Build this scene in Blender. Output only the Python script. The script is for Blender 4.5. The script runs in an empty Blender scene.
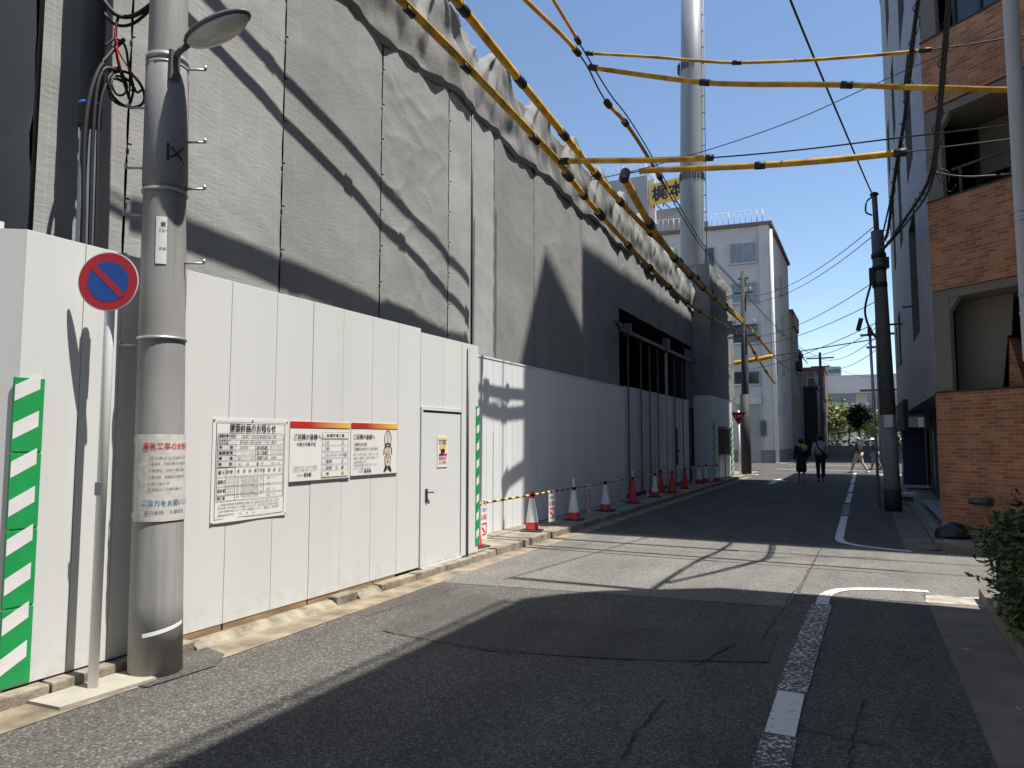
import bpy, bmesh, math, random
from mathutils import Vector, Matrix, noise
random.seed(7)
R = math.radians
S = bpy.context.scene
COL = S.collection
PI = math.pi

# ------------------------------------------------------------------ helpers
def tag(o, label=None, cat=None, group=None, kind=None):
    if label: o['label'] = label
    if cat: o['category'] = cat
    if group: o['group'] = group
    if kind: o['kind'] = kind
    return o

def thing(name, label, cat, loc=(0, 0, 0), rz=0.0, group=None):
    o = bpy.data.objects.new(name, None); COL.objects.link(o)
    o.location = loc; o.rotation_euler = (0, 0, rz)
    o.empty_display_size = .2
    return tag(o, label, cat, group)

def world_of(o):
    m = Matrix.Translation(o.location) @ o.rotation_euler.to_matrix().to_4x4()
    return world_of(o.parent) @ m if o.parent else m

class MB:
    def __init__(s): s.b = bmesh.new()
    def quad(s, *p):
        return s.b.faces.new([s.b.verts.new(q) for q in p])
    def box(s, x0, x1, y0, y1, z0, z1, bev=0):
        return s.obox(((x0+x1)/2, (y0+y1)/2, (z0+z1)/2), (abs(x1-x0), abs(y1-y0), abs(z1-z0)), None, bev)
    def obox(s, c, d, rot=None, bev=0):
        m = Matrix.Translation(c) @ (rot.to_4x4() if rot else Matrix()) @ Matrix.Diagonal((d[0], d[1], d[2], 1))
        r = bmesh.ops.create_cube(s.b, size=1, matrix=m)
        if bev:
            es = {e for v in r['verts'] for e in v.link_edges}
            bmesh.ops.bevel(s.b, geom=list(es), offset=bev, segments=2, affect='EDGES', profile=.6)
        return s
    def tube(s, pts, r, n=8, caps=True):
        pts = [Vector(p) for p in pts]; rings = []; k = len(pts)
        rr = r if isinstance(r, (list, tuple)) else [r]*k
        for i, p in enumerate(pts):
            d = (pts[min(i+1, k-1)] - pts[max(i-1, 0)]).normalized()
            a = Vector((0, 0, 1)) if abs(d.z) < .9 else Vector((1, 0, 0))
            u = d.cross(a).normalized(); v = d.cross(u)
            rings.append([s.b.verts.new(p + rr[i]*(math.cos(2*PI*j/n)*u + math.sin(2*PI*j/n)*v)) for j in range(n)])
        for a, b in zip(rings[:-1], rings[1:]):
            for j in range(n):
                f = s.b.faces.new((a[j], a[(j+1) % n], b[(j+1) % n], b[j])); f.smooth = True
        if caps:
            s.b.faces.new(rings[0][::-1]); s.b.faces.new(rings[-1])
        return s
    def lathe(s, prof, c=(0, 0, 0), n=20):
        rings = []
        for (r, z) in prof:
            rings.append([s.b.verts.new((c[0]+r*math.cos(2*PI*j/n), c[1]+r*math.sin(2*PI*j/n), c[2]+z)) for j in range(n)])
        for a, b in zip(rings[:-1], rings[1:]):
            for j in range(n):
                f = s.b.faces.new((a[j], a[(j+1) % n], b[(j+1) % n], b[j])); f.smooth = True
        s.b.faces.new(rings[0][::-1]); s.b.faces.new(rings[-1])
        return s
    def prism(s, poly, v):
        v = Vector(v); poly = [Vector(p) for p in poly]
        a = [s.b.verts.new(p) for p in poly]; b = [s.b.verts.new(p+v) for p in poly]
        s.b.faces.new(a[::-1]); s.b.faces.new(b); n = len(poly)
        for i in range(n): s.b.faces.new((a[i], a[(i+1) % n], b[(i+1) % n], b[i]))
        return s
    def sphere(s, c, r, sc=(1, 1, 1), u=12, v=8, rot=None):
        m = Matrix.Translation(c) @ (rot.to_4x4() if rot else Matrix()) @ Matrix.Diagonal((r*sc[0], r*sc[1], r*sc[2], 1))
        q = bmesh.ops.create_uvsphere(s.b, u_segments=u, v_segments=v, radius=1, matrix=m)
        for x in q['verts']:
            for f in x.link_faces: f.smooth = True
        return s
    def add(s, me, m=None):
        t = bmesh.new(); t.from_mesh(me)
        if m: t.transform(m)
        me2 = bpy.data.meshes.new('tmp'); t.to_mesh(me2); t.free(); s.b.from_mesh(me2); bpy.data.meshes.remove(me2)
        return s
    def build(s, name, mat, parent=None, local=False, origin=None, recalc=True):
        if recalc: bmesh.ops.recalc_face_normals(s.b, faces=s.b.faces[:])
        me = bpy.data.meshes.new(name)
        o = bpy.data.objects.new(name, me); COL.objects.link(o)
        if parent:
            o.parent = parent
            if not local: s.b.transform(world_of(parent).inverted())
        elif not local:
            if origin is None:
                vs = [v.co for v in s.b.verts]
                origin = Vector(((min(v.x for v in vs)+max(v.x for v in vs))/2, (min(v.y for v in vs)+max(v.y for v in vs))/2, min(v.z for v in vs)))
            s.b.transform(Matrix.Translation(-Vector(origin))); o.location = origin
        s.b.to_mesh(me); s.b.free()
        for m in (mat if isinstance(mat, (list, tuple)) else [mat]): me.materials.append(m)
        return o

def copy_tree(o, parent=None):
    c = o.copy(); COL.objects.link(c); c.parent = parent
    for ch in [x for x in bpy.data.objects if x.parent is o]: copy_tree(ch, c)
    return c

def smooth(pts, sub=6):
    """Catmull-Rom through the points: sub samples per span."""
    P = [Vector(p) for p in pts]; out = []
    for i in range(len(P)-1):
        a = P[max(i-1, 0)]; b = P[i]; c = P[i+1]; d = P[min(i+2, len(P)-1)]
        for j in range(sub):
            t = j/sub
            out.append(.5*((2*b)+(c-a)*t+(2*a-5*b+4*c-d)*t*t+(3*b-a-3*c+d)*t**3))
    out.append(P[-1]); return out

# ------------------------------------------------------------------ materials
def mat(name, col, rough=.7, var=.12, scale=3.0, bump=.0, bscale=80, metal=0.0, spec=.5, stretch=(1, 1, 1), col2=None, detail=5, bstretch=None, bdist=.01):
    m = bpy.data.materials.new(name); m.use_nodes = True
    nt = m.node_tree; N = nt.nodes; L = nt.links; b = N['Principled BSDF']
    geo = N.new('ShaderNodeNewGeometry')
    mp = N.new('ShaderNodeMapping'); mp.inputs['Scale'].default_value = stretch; L.new(geo.outputs['Position'], mp.inputs[0])
    no = N.new('ShaderNodeTexNoise'); no.inputs['Scale'].default_value = scale; no.inputs['Detail'].default_value = detail
    L.new(mp.outputs[0], no.inputs['Vector'])
    rp = N.new('ShaderNodeValToRGB'); rp.color_ramp.elements[0].position = .3; rp.color_ramp.elements[1].position = .7
    c1 = [max(0, c*(1-var)) for c in col]; c2 = [min(1, c*(1+var)) for c in (col2 or col)]
    rp.color_ramp.elements[0].color = (*c1, 1); rp.color_ramp.elements[1].color = (*c2, 1)
    L.new(no.outputs[0], rp.inputs[0]); L.new(rp.outputs[0], b.inputs['Base Color'])
    b.inputs['Roughness'].default_value = rough; b.inputs['Metallic'].default_value = metal
    b.inputs['Specular IOR Level'].default_value = spec
    if bump:
        mp2 = N.new('ShaderNodeMapping'); mp2.inputs['Scale'].default_value = bstretch or (1, 1, 1); L.new(geo.outputs['Position'], mp2.inputs[0])
        n2 = N.new('ShaderNodeTexNoise'); n2.inputs['Scale'].default_value = bscale; n2.inputs['Detail'].default_value = 4
        L.new(mp2.outputs[0], n2.inputs['Vector'])
        bp = N.new('ShaderNodeBump'); bp.inputs['Strength'].default_value = bump; bp.inputs['Distance'].default_value = bdist
        L.new(n2.outputs[0], bp.inputs['Height']); L.new(bp.outputs[0], b.inputs['Normal'])
    return m

def nodes_of(m):
    return m.node_tree.nodes, m.node_tree.links, m.node_tree.nodes['Principled BSDF']

def asphalt(name, base, speck=1.0):
    m = bpy.data.materials.new(name); m.use_nodes = True; N, L, b = nodes_of(m)
    geo = N.new('ShaderNodeNewGeometry')
    big = N.new('ShaderNodeTexNoise'); big.inputs['Scale'].default_value = .9; big.inputs['Detail'].default_value = 7; big.inputs['Roughness'].default_value = .65
    fine = N.new('ShaderNodeTexVoronoi'); fine.inputs['Scale'].default_value = 85
    fn = N.new('ShaderNodeTexNoise'); fn.inputs['Scale'].default_value = 55; fn.inputs['Detail'].default_value = 3
    for n in (big, fine, fn): L.new(geo.outputs['Position'], n.inputs['Vector'])
    r1 = N.new('ShaderNodeValToRGB'); r1.color_ramp.elements[0].position = .3; r1.color_ramp.elements[1].position = .72
    r1.color_ramp.elements[0].color = (base*.88, base*.84, base*.77, 1); r1.color_ramp.elements[1].color = (base*1.16, base*1.11, base*1.02, 1)
    L.new(big.outputs[0], r1.inputs[0])
    sep = N.new('ShaderNodeSeparateColor'); L.new(fine.outputs['Color'], sep.inputs[0])
    r2 = N.new('ShaderNodeValToRGB'); r2.color_ramp.elements[0].position = .0; r2.color_ramp.elements[1].position = 1
    lo = 1-.55*speck; hi = 1+.8*speck
    r2.color_ramp.elements[0].color = (lo, lo, lo, 1); r2.color_ramp.elements[1].color = (hi, hi, hi*.97, 1)
    e = r2.color_ramp.elements.new(.85); e.color = (1.05, 1.05, 1.03, 1)
    L.new(sep.outputs[0], r2.inputs[0])
    mx = N.new('ShaderNodeMix'); mx.data_type = 'RGBA'; mx.blend_type = 'MULTIPLY'; mx.inputs['Factor'].default_value = 1
    L.new(r1.outputs[0], mx.inputs['A']); L.new(r2.outputs[0], mx.inputs['B'])
    mp = N.new('ShaderNodeMapping'); mp.inputs['Scale'].default_value = (1.7, .35, 1); L.new(geo.outputs['Position'], mp.inputs[0])        # tyre-worn bands along the street
    st = N.new('ShaderNodeTexNoise'); st.inputs['Scale'].default_value = 1.1; st.inputs['Detail'].default_value = 4; L.new(mp.outputs[0], st.inputs['Vector'])
    r3 = N.new('ShaderNodeValToRGB'); r3.color_ramp.elements[0].position = .35; r3.color_ramp.elements[1].position = .68; r3.color_ramp.elements[0].color = (.84, .84, .85, 1); r3.color_ramp.elements[1].color = (1.10, 1.09, 1.07, 1); L.new(st.outputs[0], r3.inputs[0])
    oi = N.new('ShaderNodeTexNoise'); oi.inputs['Scale'].default_value = 2.3; oi.inputs['Detail'].default_value = 8; oi.inputs['Roughness'].default_value = .7; L.new(geo.outputs['Position'], oi.inputs['Vector'])
    r4 = N.new('ShaderNodeValToRGB'); r4.color_ramp.elements[0].position = .63; r4.color_ramp.elements[1].position = .74; r4.color_ramp.elements[0].color = (1, 1, 1, 1); r4.color_ramp.elements[1].color = (.70, .69, .68, 1); L.new(oi.outputs[0], r4.inputs[0])
    ma = N.new('ShaderNodeMix'); ma.data_type = 'RGBA'; ma.blend_type = 'MULTIPLY'; ma.inputs['Factor'].default_value = 1; L.new(mx.outputs['Result'], ma.inputs['A']); L.new(r3.outputs[0], ma.inputs['B'])
    mc = N.new('ShaderNodeMix'); mc.data_type = 'RGBA'; mc.blend_type = 'MULTIPLY'; mc.inputs['Factor'].default_value = 1; L.new(ma.outputs['Result'], mc.inputs['A']); L.new(r4.outputs[0], mc.inputs['B'])
    L.new(mc.outputs['Result'], b.inputs['Base Color'])
    b.inputs['Roughness'].default_value = .92; b.inputs['Specular IOR Level'].default_value = .12
    bp = N.new('ShaderNodeBump'); bp.inputs['Strength'].default_value = .5; bp.inputs['Distance'].default_value = .006
    L.new(fn.outputs[0], bp.inputs['Height']); L.new(bp.outputs[0], b.inputs['Normal'])
    return m

def worn_paint(name, base_asphalt, thr):
    """White road paint with chips worn out of it: the asphalt shows in the chips."""
    m = asphalt(name, base_asphalt); N, L, b = nodes_of(m)
    src = b.inputs['Base Color'].links[0].from_socket
    geo = N.new('ShaderNodeNewGeometry')
    n1 = N.new('ShaderNodeTexNoise'); n1.inputs['Scale'].default_value = 38; n1.inputs['Detail'].default_value = 6; n1.inputs['Roughness'].default_value = .7
    L.new(geo.outputs['Position'], n1.inputs['Vector'])
    rp = N.new('ShaderNodeValToRGB'); rp.color_ramp.elements[0].position = thr; rp.color_ramp.elements[1].position = thr+.04
    L.new(n1.outputs[0], rp.inputs[0])
    mx = N.new('ShaderNodeMix'); mx.data_type = 'RGBA'; mx.inputs['B'].default_value = (.62, .62, .60, 1)
    L.new(rp.outputs[0], mx.inputs['Factor']); L.new(src, mx.inputs['A']); L.new(mx.outputs['Result'], b.inputs['Base Color'])
    return m

def brick(name, c1, c2, mortar, bw, bh, gap=.006, rough=.8, offset=.5, spec=.4, bump=.4):
    """Brick or tile courses in the object's own x (along) and z (up)."""
    m = bpy.data.materials.new(name); m.use_nodes = True; N, L, b = nodes_of(m)
    tc = N.new('ShaderNodeTexCoord'); sx = N.new('ShaderNodeSeparateXYZ'); cx = N.new('ShaderNodeCombineXYZ')
    L.new(tc.outputs['Object'], sx.inputs[0]); L.new(sx.outputs['X'], cx.inputs['X']); L.new(sx.outputs['Z'], cx.inputs['Y'])
    t = N.new('ShaderNodeTexBrick'); t.offset = offset; t.inputs['Scale'].default_value = 1
    t.inputs['Brick Width'].default_value = bw; t.inputs['Row Height'].default_value = bh; t.inputs['Mortar Size'].default_value = gap
    t.inputs['Mortar Smooth'].default_value = .2; t.inputs['Bias'].default_value = -.2
    t.inputs['Color1'].default_value = (*c1, 1); t.inputs['Color2'].default_value = (*c2, 1); t.inputs['Mortar'].default_value = (*mortar, 1)
    L.new(cx.outputs[0], t.inputs['Vector'])
    no = N.new('ShaderNodeTexNoise'); no.inputs['Scale'].default_value = 2.2; no.inputs['Detail'].default_value = 6; L.new(tc.outputs['Object'], no.inputs['Vector'])
    rp = N.new('ShaderNodeValToRGB'); rp.color_ramp.elements[0].position = .3; rp.color_ramp.elements[1].position = .7
    rp.color_ramp.elements[0].color = (.78, .76, .75, 1); rp.color_ramp.elements[1].color = (1.12, 1.12, 1.12, 1); L.new(no.outputs[0], rp.inputs[0])
    mx = N.new('ShaderNodeMix'); mx.data_type = 'RGBA'; mx.blend_type = 'MULTIPLY'; mx.inputs['Factor'].default_value = 1
    L.new(t.outputs['Color'], mx.inputs['A']); L.new(rp.outputs[0], mx.inputs['B']); L.new(mx.outputs['Result'], b.inputs['Base Color'])
    bp = N.new('ShaderNodeBump'); bp.invert = True; bp.inputs['Strength'].default_value = bump; bp.inputs['Distance'].default_value = .006
    L.new(t.outputs['Fac'], bp.inputs['Height']); L.new(bp.outputs[0], b.inputs['Normal'])
    b.inputs['Roughness'].default_value = rough; b.inputs['Specular IOR Level'].default_value = spec
    return m

M = dict(
    asphalt=asphalt('asphalt_old', .118), asphalt2=asphalt('asphalt_crossing', .178, .7), asphalt3=asphalt('asphalt_dark_patch', .098, .7),
    crack=mat('crack_tar', (.02, .02, .02), .9),
    paint=worn_paint('road_paint', .16, .36), chipped=worn_paint('road_paint_chipped', .2, .44), worn=worn_paint('road_paint_worn', .15, .53),
    concrete=mat('concrete_kerb', (.185, .160, .118), .9, .35, 7, .7, 45, col2=(.25, .22, .165)),
    gutter=mat('concrete_gutter', (.17, .138, .09), .95, .35, 3.5, .6, 60, col2=(.25, .205, .145)),
    slab=mat('concrete_slab', (.33, .305, .245), .85, .12, 6, .4, 60),
    footway=mat('footway_concrete', (.20, .175, .135), .92, .28, 3, .5, 60, col2=(.27, .24, .19)),
    darkgutter=mat('stained_gutter', (.17, .145, .115), .9, .3, 2.5, .4, 70),
    soil=mat('soil', (.07, .05, .035), .95, .4, 12, .8, 30),
    panel=mat('white_panel', (.64, .645, .625), .42, .035, 1.5, 0, stretch=(1, 1, .25), spec=.4),
    panel2=mat('white_panel_gloss', (.72, .73, .73), .28, .05, 2.5, .12, 4, stretch=(1, 1, .15), spec=.5, bstretch=(1, 2.5, .25), bdist=.02),
    seam=mat('panel_seam', (.25, .25, .24), .6),
    plywood=mat('packing_wood', (.26, .17, .09), .8, .35, 8, .3, 50, stretch=(1, .3, 2)),
    darkmetal=mat('dark_metal', (.05, .05, .055), .5, .2, 5, metal=.3),
    gatepost=mat('gate_steel', (.12, .12, .12), .5, .2, 5, metal=.5),
    steel=mat('galvanised_steel', (.42, .43, .44), .45, .15, 8, metal=.6),
    whitepole=mat('white_painted_steel', (.86, .86, .86), .4, .05, 3),
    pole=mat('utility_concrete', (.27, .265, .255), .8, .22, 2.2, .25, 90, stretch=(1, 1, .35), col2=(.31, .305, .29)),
    wrap=mat('anti_poster_wrap', (.24, .24, .235), .55, .10, 5, .25, 60),
    poledark=mat('dark_utility_pole', (.12, .115, .11), .8, .2, 3),
    polebase=mat('pole_base_guard', (.03, .03, .03), .7),
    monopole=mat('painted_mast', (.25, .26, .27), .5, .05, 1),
    apron=mat('worn_apron', (.30, .275, .22), .9, .3, 7, .6, 40, col2=(.36, .33, .27)),
    polegrey=mat('weathered_pole', (.075, .078, .082), .85, .2, 3, spec=.2), shadedyellow=mat('cable_sleeve_shaded', (.20, .10, .015), .7, .35, 5, spec=.15, col2=(.30, .16, .025)),  # far sleeves: yellow darkened to brown, shade painted into the colour
    bluepole=mat('dull_blue_grey_steel', (.085, .096, .11), .85, .1, 3, spec=.1),
    fabric=None, cap=None,
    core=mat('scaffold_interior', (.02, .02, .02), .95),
    green=mat('guard_green', (.015, .30, .08), .45, .1, 6, .12, 25),
    guardwhite=mat('guard_white', (.72, .70, .70), .5, .06, 8),
    paper=mat('notice_paper', (.74, .73, .70), .5, .03, 9),
    paper2=mat('poster_paper', (.60, .58, .52), .55, .10, 14, .3, 18),
    clip=mat('paper_tape', (.45, .43, .38), .6),
    ink=mat('ink_black', (.025, .025, .025), .6, 0), inkgrey=mat('ink_grey', (.16, .16, .165), .6, 0),
    inkred=mat('ink_red', (.55, .02, .025), .6, 0), inkblue=mat('ink_blue', (.02, .12, .38), .6, 0),
    inkyellow=mat('ink_yellow', (.75, .50, .05), .6, 0), tableink=mat('table_shade', (.60, .60, .585), .6, 0),
    orangegrad=None,
    signred=mat('sign_red', (.45, .012, .022), .35, .04, 5), signblue=mat('sign_blue', (.012, .07, .32), .35, .04, 5), signwhite=mat('sign_white', (.75, .75, .75), .4, 0),
    conered=mat('cone_red', (.62, .045, .035), .5, .1, 8), conewhite=mat('cone_sleeve', (.78, .77, .76), .45, .05, 9),
    conebase=mat('cone_rubber', (.05, .035, .035), .8, .3, 10),
    yellow=mat('cable_sleeve_yellow', (.46, .235, .018), .55, .30, 5.0, .25, 30, spec=.25, col2=(.60, .34, .035), detail=8),
    cuff=mat('cuff_black', (.012, .012, .015), .55), cable=mat('cable_black', (.014, .014, .015), .6),
    wire=mat('wire_grey', (.06, .06, .065), .6),
    lampgrey=mat('lamp_body', (.10, .10, .10), .5), lens=mat('lamp_lens', (.45, .45, .42), .12, .1, 8, spec=.6),
    wallwhite=mat('render_grey_white', (.56, .54, .505), .8, .07, .7, .1, 30), wallbase=mat('render_plinth', (.22, .22, .23), .8),
    wallgrey=mat('render_grey', (.30, .31, .32), .8, .08, .6), wallbeige=mat('render_beige', (.38, .33, .27), .8, .12, .8),
    walldark=mat('cladding_black', (.008, .008, .009), .5, .15, 1), wallbrown=mat('render_brown', (.16, .095, .07), .8, .15, 1),
    orange=mat('render_orange', (.5, .22, .10), .8), trim=mat('parapet_trim', (.16, .10, .09), .7),
    pipewhite=mat('drainpipe_white', (.68, .68, .66), .45, .04, 3), pipegrey=mat('drainpipe_grey', (.45, .45, .44), .5, .08, 2, .1, 40),
    frame=mat('window_frame', (.40, .40, .40), .5), glass=mat('window_glass', (.045, .055, .065), .08, .2, 2, spec=.8),
    curtain=mat('curtain_glass', (.22, .25, .27), .15, .3, 4, spec=.7, stretch=(5, 5, .3)),
    shutter=mat('shutter_grey', (.36, .35, .34), .6, .06, 2), rail=mat('rail_steel', (.5, .5, .5), .5),
    signyellow=mat('sign_board_yellow', (.70, .47, .06), .5, .05, 1),
    tile=brick('white_tile', (.285, .262, .265), (.345, .318, .318), (.14, .13, .13), .10, .10, .008, .5, .0, .22, .5),
    neartile=brick('grey_tile', (.40, .39, .38), (.45, .44, .43), (.2, .2, .2), .30, .27, .01, .5, 0),
    brick=brick('red_brick', (.31, .115, .048), (.50, .24, .115), (.36, .27, .20), .20, .060, .0065, .8),
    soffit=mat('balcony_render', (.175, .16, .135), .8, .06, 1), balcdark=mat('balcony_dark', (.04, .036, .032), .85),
    doordark=mat('door_dark', (.012, .012, .013), .25, .1, 2),
    vend=mat('vending_blue', (.012, .014, .09), .35, .05, 3), whitebox=mat('white_step', (.5, .5, .49), .6),
    hydrant=mat('fitting_green', (.06, .09, .08), .4, .2, 9, metal=.5), bag=mat('black_bag', (.008, .008, .009), .35, .1, 6, .5, 12, bdist=.03),
    leafA=mat('leaf_green', (.045, .085, .018), .5, .3, 4, col2=(.07, .12, .03)), leafB=mat('leaf_dark', (.026, .05, .014), .55, .3, 5),
    leafD=mat('leaf_blackish', (.016, .034, .012), .55, .3, 5), leafC=mat('leaf_yellow_green', (.13, .17, .035), .55, .3, 1, col2=(.17, .21, .05)), bark=mat('bark', (.08, .06, .045), .9, .3, 9),
    highway=mat('highway_concrete', (.42, .44, .46), .8, .06, .05), farwall=mat('far_wall', (.36, .38, .41), .8, .08, .08), farwall2=mat('far_wall_blue', (.27, .31, .36), .8, .08, .08),
    skin=mat('skin', (.45, .26, .18), .6, .05, 8), hairblack=mat('hair_black', (.012, .010, .010), .6), hairgrey=mat('hair_grey', (.38, .36, .34), .6),
    clothblack=mat('cloth_black', (.014, .014, .016), .85), clothwhite=mat('cloth_pale', (.42, .41, .40), .85), clothbeige=mat('cloth_beige', (.36, .31, .24), .85),
    clothnavy=mat('cloth_navy', (.02, .024, .05), .85), clothgrey=mat('cloth_grey', (.16, .15, .15), .85), clothlime=mat('cloth_lime', (.45, .50, .06), .8),
    shoewhite=mat('shoe_white', (.75, .75, .75), .6), shoeblack=mat('shoe_black', (.02, .02, .02), .5), strap=mat('strap_navy', (.015, .018, .045), .7),
)

def wear(m, z0=.1, h=.35, mud=(.30, .25, .18), amount=.55, scuff=.5):
    N, L, b = nodes_of(m); src = b.inputs['Base Color'].links[0].from_socket
    geo = N.new('ShaderNodeNewGeometry'); sx = N.new('ShaderNodeSeparateXYZ'); L.new(geo.outputs['Position'], sx.inputs[0])
    mr = N.new('ShaderNodeMapRange'); mr.inputs[1].default_value = z0; mr.inputs[2].default_value = z0+h; mr.inputs[3].default_value = 1; mr.inputs[4].default_value = 0; L.new(sx.outputs['Z'], mr.inputs[0])
    n1 = N.new('ShaderNodeTexNoise'); n1.inputs['Scale'].default_value = 9; n1.inputs['Detail'].default_value = 8; n1.inputs['Roughness'].default_value = .75; L.new(geo.outputs['Position'], n1.inputs['Vector'])
    r1 = N.new('ShaderNodeValToRGB'); r1.color_ramp.elements[0].position = .45; r1.color_ramp.elements[1].position = .75; L.new(n1.outputs[0], r1.inputs[0])
    mu = N.new('ShaderNodeMath'); mu.operation = 'MULTIPLY'; L.new(mr.outputs[0], mu.inputs[0]); L.new(r1.outputs[0], mu.inputs[1])
    m2 = N.new('ShaderNodeMath'); m2.operation = 'MULTIPLY'; m2.inputs[1].default_value = amount; L.new(mu.outputs[0], m2.inputs[0])
    mx = N.new('ShaderNodeMix'); mx.data_type = 'RGBA'; mx.inputs['B'].default_value = (*mud, 1); L.new(m2.outputs[0], mx.inputs['Factor']); L.new(src, mx.inputs['A'])
    mp = N.new('ShaderNodeMapping'); mp.inputs['Scale'].default_value = (1, 14, .5); L.new(geo.outputs['Position'], mp.inputs[0])
    n2 = N.new('ShaderNodeTexNoise'); n2.inputs['Scale'].default_value = 1.4; n2.inputs['Detail'].default_value = 6; L.new(mp.outputs[0], n2.inputs['Vector'])
    r2 = N.new('ShaderNodeValToRGB'); r2.color_ramp.elements[0].position = .54; r2.color_ramp.elements[1].position = .80; r2.color_ramp.elements[0].color = (1, 1, 1, 1); r2.color_ramp.elements[1].color = (1-.3*scuff, 1-.31*scuff, 1-.34*scuff, 1); L.new(n2.outputs[0], r2.inputs[0])
    m3 = N.new('ShaderNodeMix'); m3.data_type = 'RGBA'; m3.blend_type = 'MULTIPLY'; m3.inputs['Factor'].default_value = 1; L.new(mx.outputs['Result'], m3.inputs['A']); L.new(r2.outputs[0], m3.inputs['B'])
    n3 = N.new('ShaderNodeTexNoise'); n3.inputs['Scale'].default_value = 5; n3.inputs['Detail'].default_value = 9; n3.inputs['Roughness'].default_value = .8; L.new(geo.outputs['Position'], n3.inputs['Vector'])
    r3 = N.new('ShaderNodeValToRGB'); r3.color_ramp.elements[0].position = .64; r3.color_ramp.elements[1].position = .72; r3.color_ramp.elements[0].color = (1, 1, 1, 1); r3.color_ramp.elements[1].color = (.90, .89, .86, 1); L.new(n3.outputs[0], r3.inputs[0])
    m4 = N.new('ShaderNodeMix'); m4.data_type = 'RGBA'; m4.blend_type = 'MULTIPLY'; m4.inputs['Factor'].default_value = 1; L.new(m3.outputs['Result'], m4.inputs['A']); L.new(r3.outputs[0], m4.inputs['B'])
    L.new(m4.outputs['Result'], b.inputs['Base Color'])
    # slow dents
    mp4 = N.new('ShaderNodeMapping'); mp4.inputs['Scale'].default_value = (1, 3.5, .6); L.new(geo.outputs['Position'], mp4.inputs[0])
    n4 = N.new('ShaderNodeTexNoise'); n4.inputs['Scale'].default_value = 1.6; n4.inputs['Detail'].default_value = 2; L.new(mp4.outputs[0], n4.inputs['Vector'])
    bp = N.new('ShaderNodeBump'); bp.inputs['Strength'].default_value = .10; bp.inputs['Distance'].default_value = .012; L.new(n4.outputs[0], bp.inputs['Height']); L.new(bp.outputs[0], b.inputs['Normal'])
wear(M['panel'], amount=.4, scuff=.12)
wear(M['wallwhite'], .9, 1.5, (.28, .27, .25), .3, .7)
wear(M['pole'], .0, .5, (.10, .09, .075), .6, 1.0)

def fabric_mat(name, col, warm, stripes=4.0):
    m = bpy.data.materials.new(name); m.use_nodes = True; N, L, b = nodes_of(m)
    geo = N.new('ShaderNodeNewGeometry')
    big = N.new('ShaderNodeTexNoise'); big.inputs['Scale'].default_value = 1.1; big.inputs['Detail'].default_value = 6; L.new(geo.outputs['Position'], big.inputs['Vector'])
    rp = N.new('ShaderNodeValToRGB'); rp.color_ramp.elements[0].position = .3; rp.color_ramp.elements[1].position = .7
    rp.color_ramp.elements[0].color = (col*.875*warm, col*.87, col*.825, 1); rp.color_ramp.elements[1].color = (col*1.105*warm, col*1.1, col*1.045, 1)
    L.new(big.outputs[0], rp.inputs[0])
    # vertical sewn strips
    sx = N.new('ShaderNodeSeparateXYZ'); L.new(geo.outputs['Position'], sx.inputs[0])
    mu = N.new('ShaderNodeMath'); mu.operation = 'MULTIPLY'; mu.inputs[1].default_value = stripes; L.new(sx.outputs['Y'], mu.inputs[0])
    fr = N.new('ShaderNodeMath'); fr.operation = 'FRACT'; L.new(mu.outputs[0], fr.inputs[0])
    gt = N.new('ShaderNodeMath'); gt.operation = 'LESS_THAN'; gt.inputs[1].default_value = .035; L.new(fr.outputs[0], gt.inputs[0])
    mx = N.new('ShaderNodeMix'); mx.data_type = 'RGBA'; mx.blend_type = 'MULTIPLY'; mx.inputs['B'].default_value = (1.14, 1.14, 1.14, 1)
    L.new(gt.outputs[0], mx.inputs['Factor']); L.new(rp.outputs[0], mx.inputs['A']); L.new(mx.outputs['Result'], b.inputs['Base Color'])
    mp = N.new('ShaderNodeMapping'); mp.inputs['Scale'].default_value = (1, .55, 2.2); mp.inputs['Rotation'].default_value = (R(12), 0, 0); L.new(geo.outputs['Position'], mp.inputs[0])
    n2 = N.new('ShaderNodeTexNoise'); n2.inputs['Scale'].default_value = 16; n2.inputs['Detail'].default_value = 8; n2.inputs['Roughness'].default_value = .5
    L.new(mp.outputs[0], n2.inputs['Vector'])
    bp = N.new('ShaderNodeBump'); bp.inputs['Strength'].default_value = .4; bp.inputs['Distance'].default_value = .009
    L.new(n2.outputs[0], bp.inputs['Height']); L.new(bp.outputs[0], b.inputs['Normal'])
    b.inputs['Roughness'].default_value = .75; b.inputs['Specular IOR Level'].default_value = .25
    return m
M['fabric'] = fabric_mat('scaffold_sheet', .275, 1.0)
M['fabricB'] = fabric_mat('scaffold_sheet_dark', .235, 1.0)
M['fabricC'] = fabric_mat('scaffold_sheet_pale', .335, 1.0)
M['cap'] = fabric_mat('tarpaulin', .22, 1.0, 1.2)

def grad_mat():
    m = bpy.data.materials.new('red_to_orange_print'); m.use_nodes = True; N, L, b = nodes_of(m)
    tc = N.new('ShaderNodeTexCoord'); sx = N.new('ShaderNodeSeparateXYZ'); L.new(tc.outputs['Generated'], sx.inputs[0])
    rp = N.new('ShaderNodeValToRGB'); rp.color_ramp.elements[0].color = (.50, .02, .02, 1); rp.color_ramp.elements[1].color = (.80, .50, .10, 1)
    rp.color_ramp.elements[0].position = .3
    L.new(sx.outputs['Y'], rp.inputs[0]); L.new(rp.outputs[0], b.inputs['Base Color']); b.inputs['Roughness'].default_value = .5
    return m
M['orangegrad'] = grad_mat()

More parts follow.
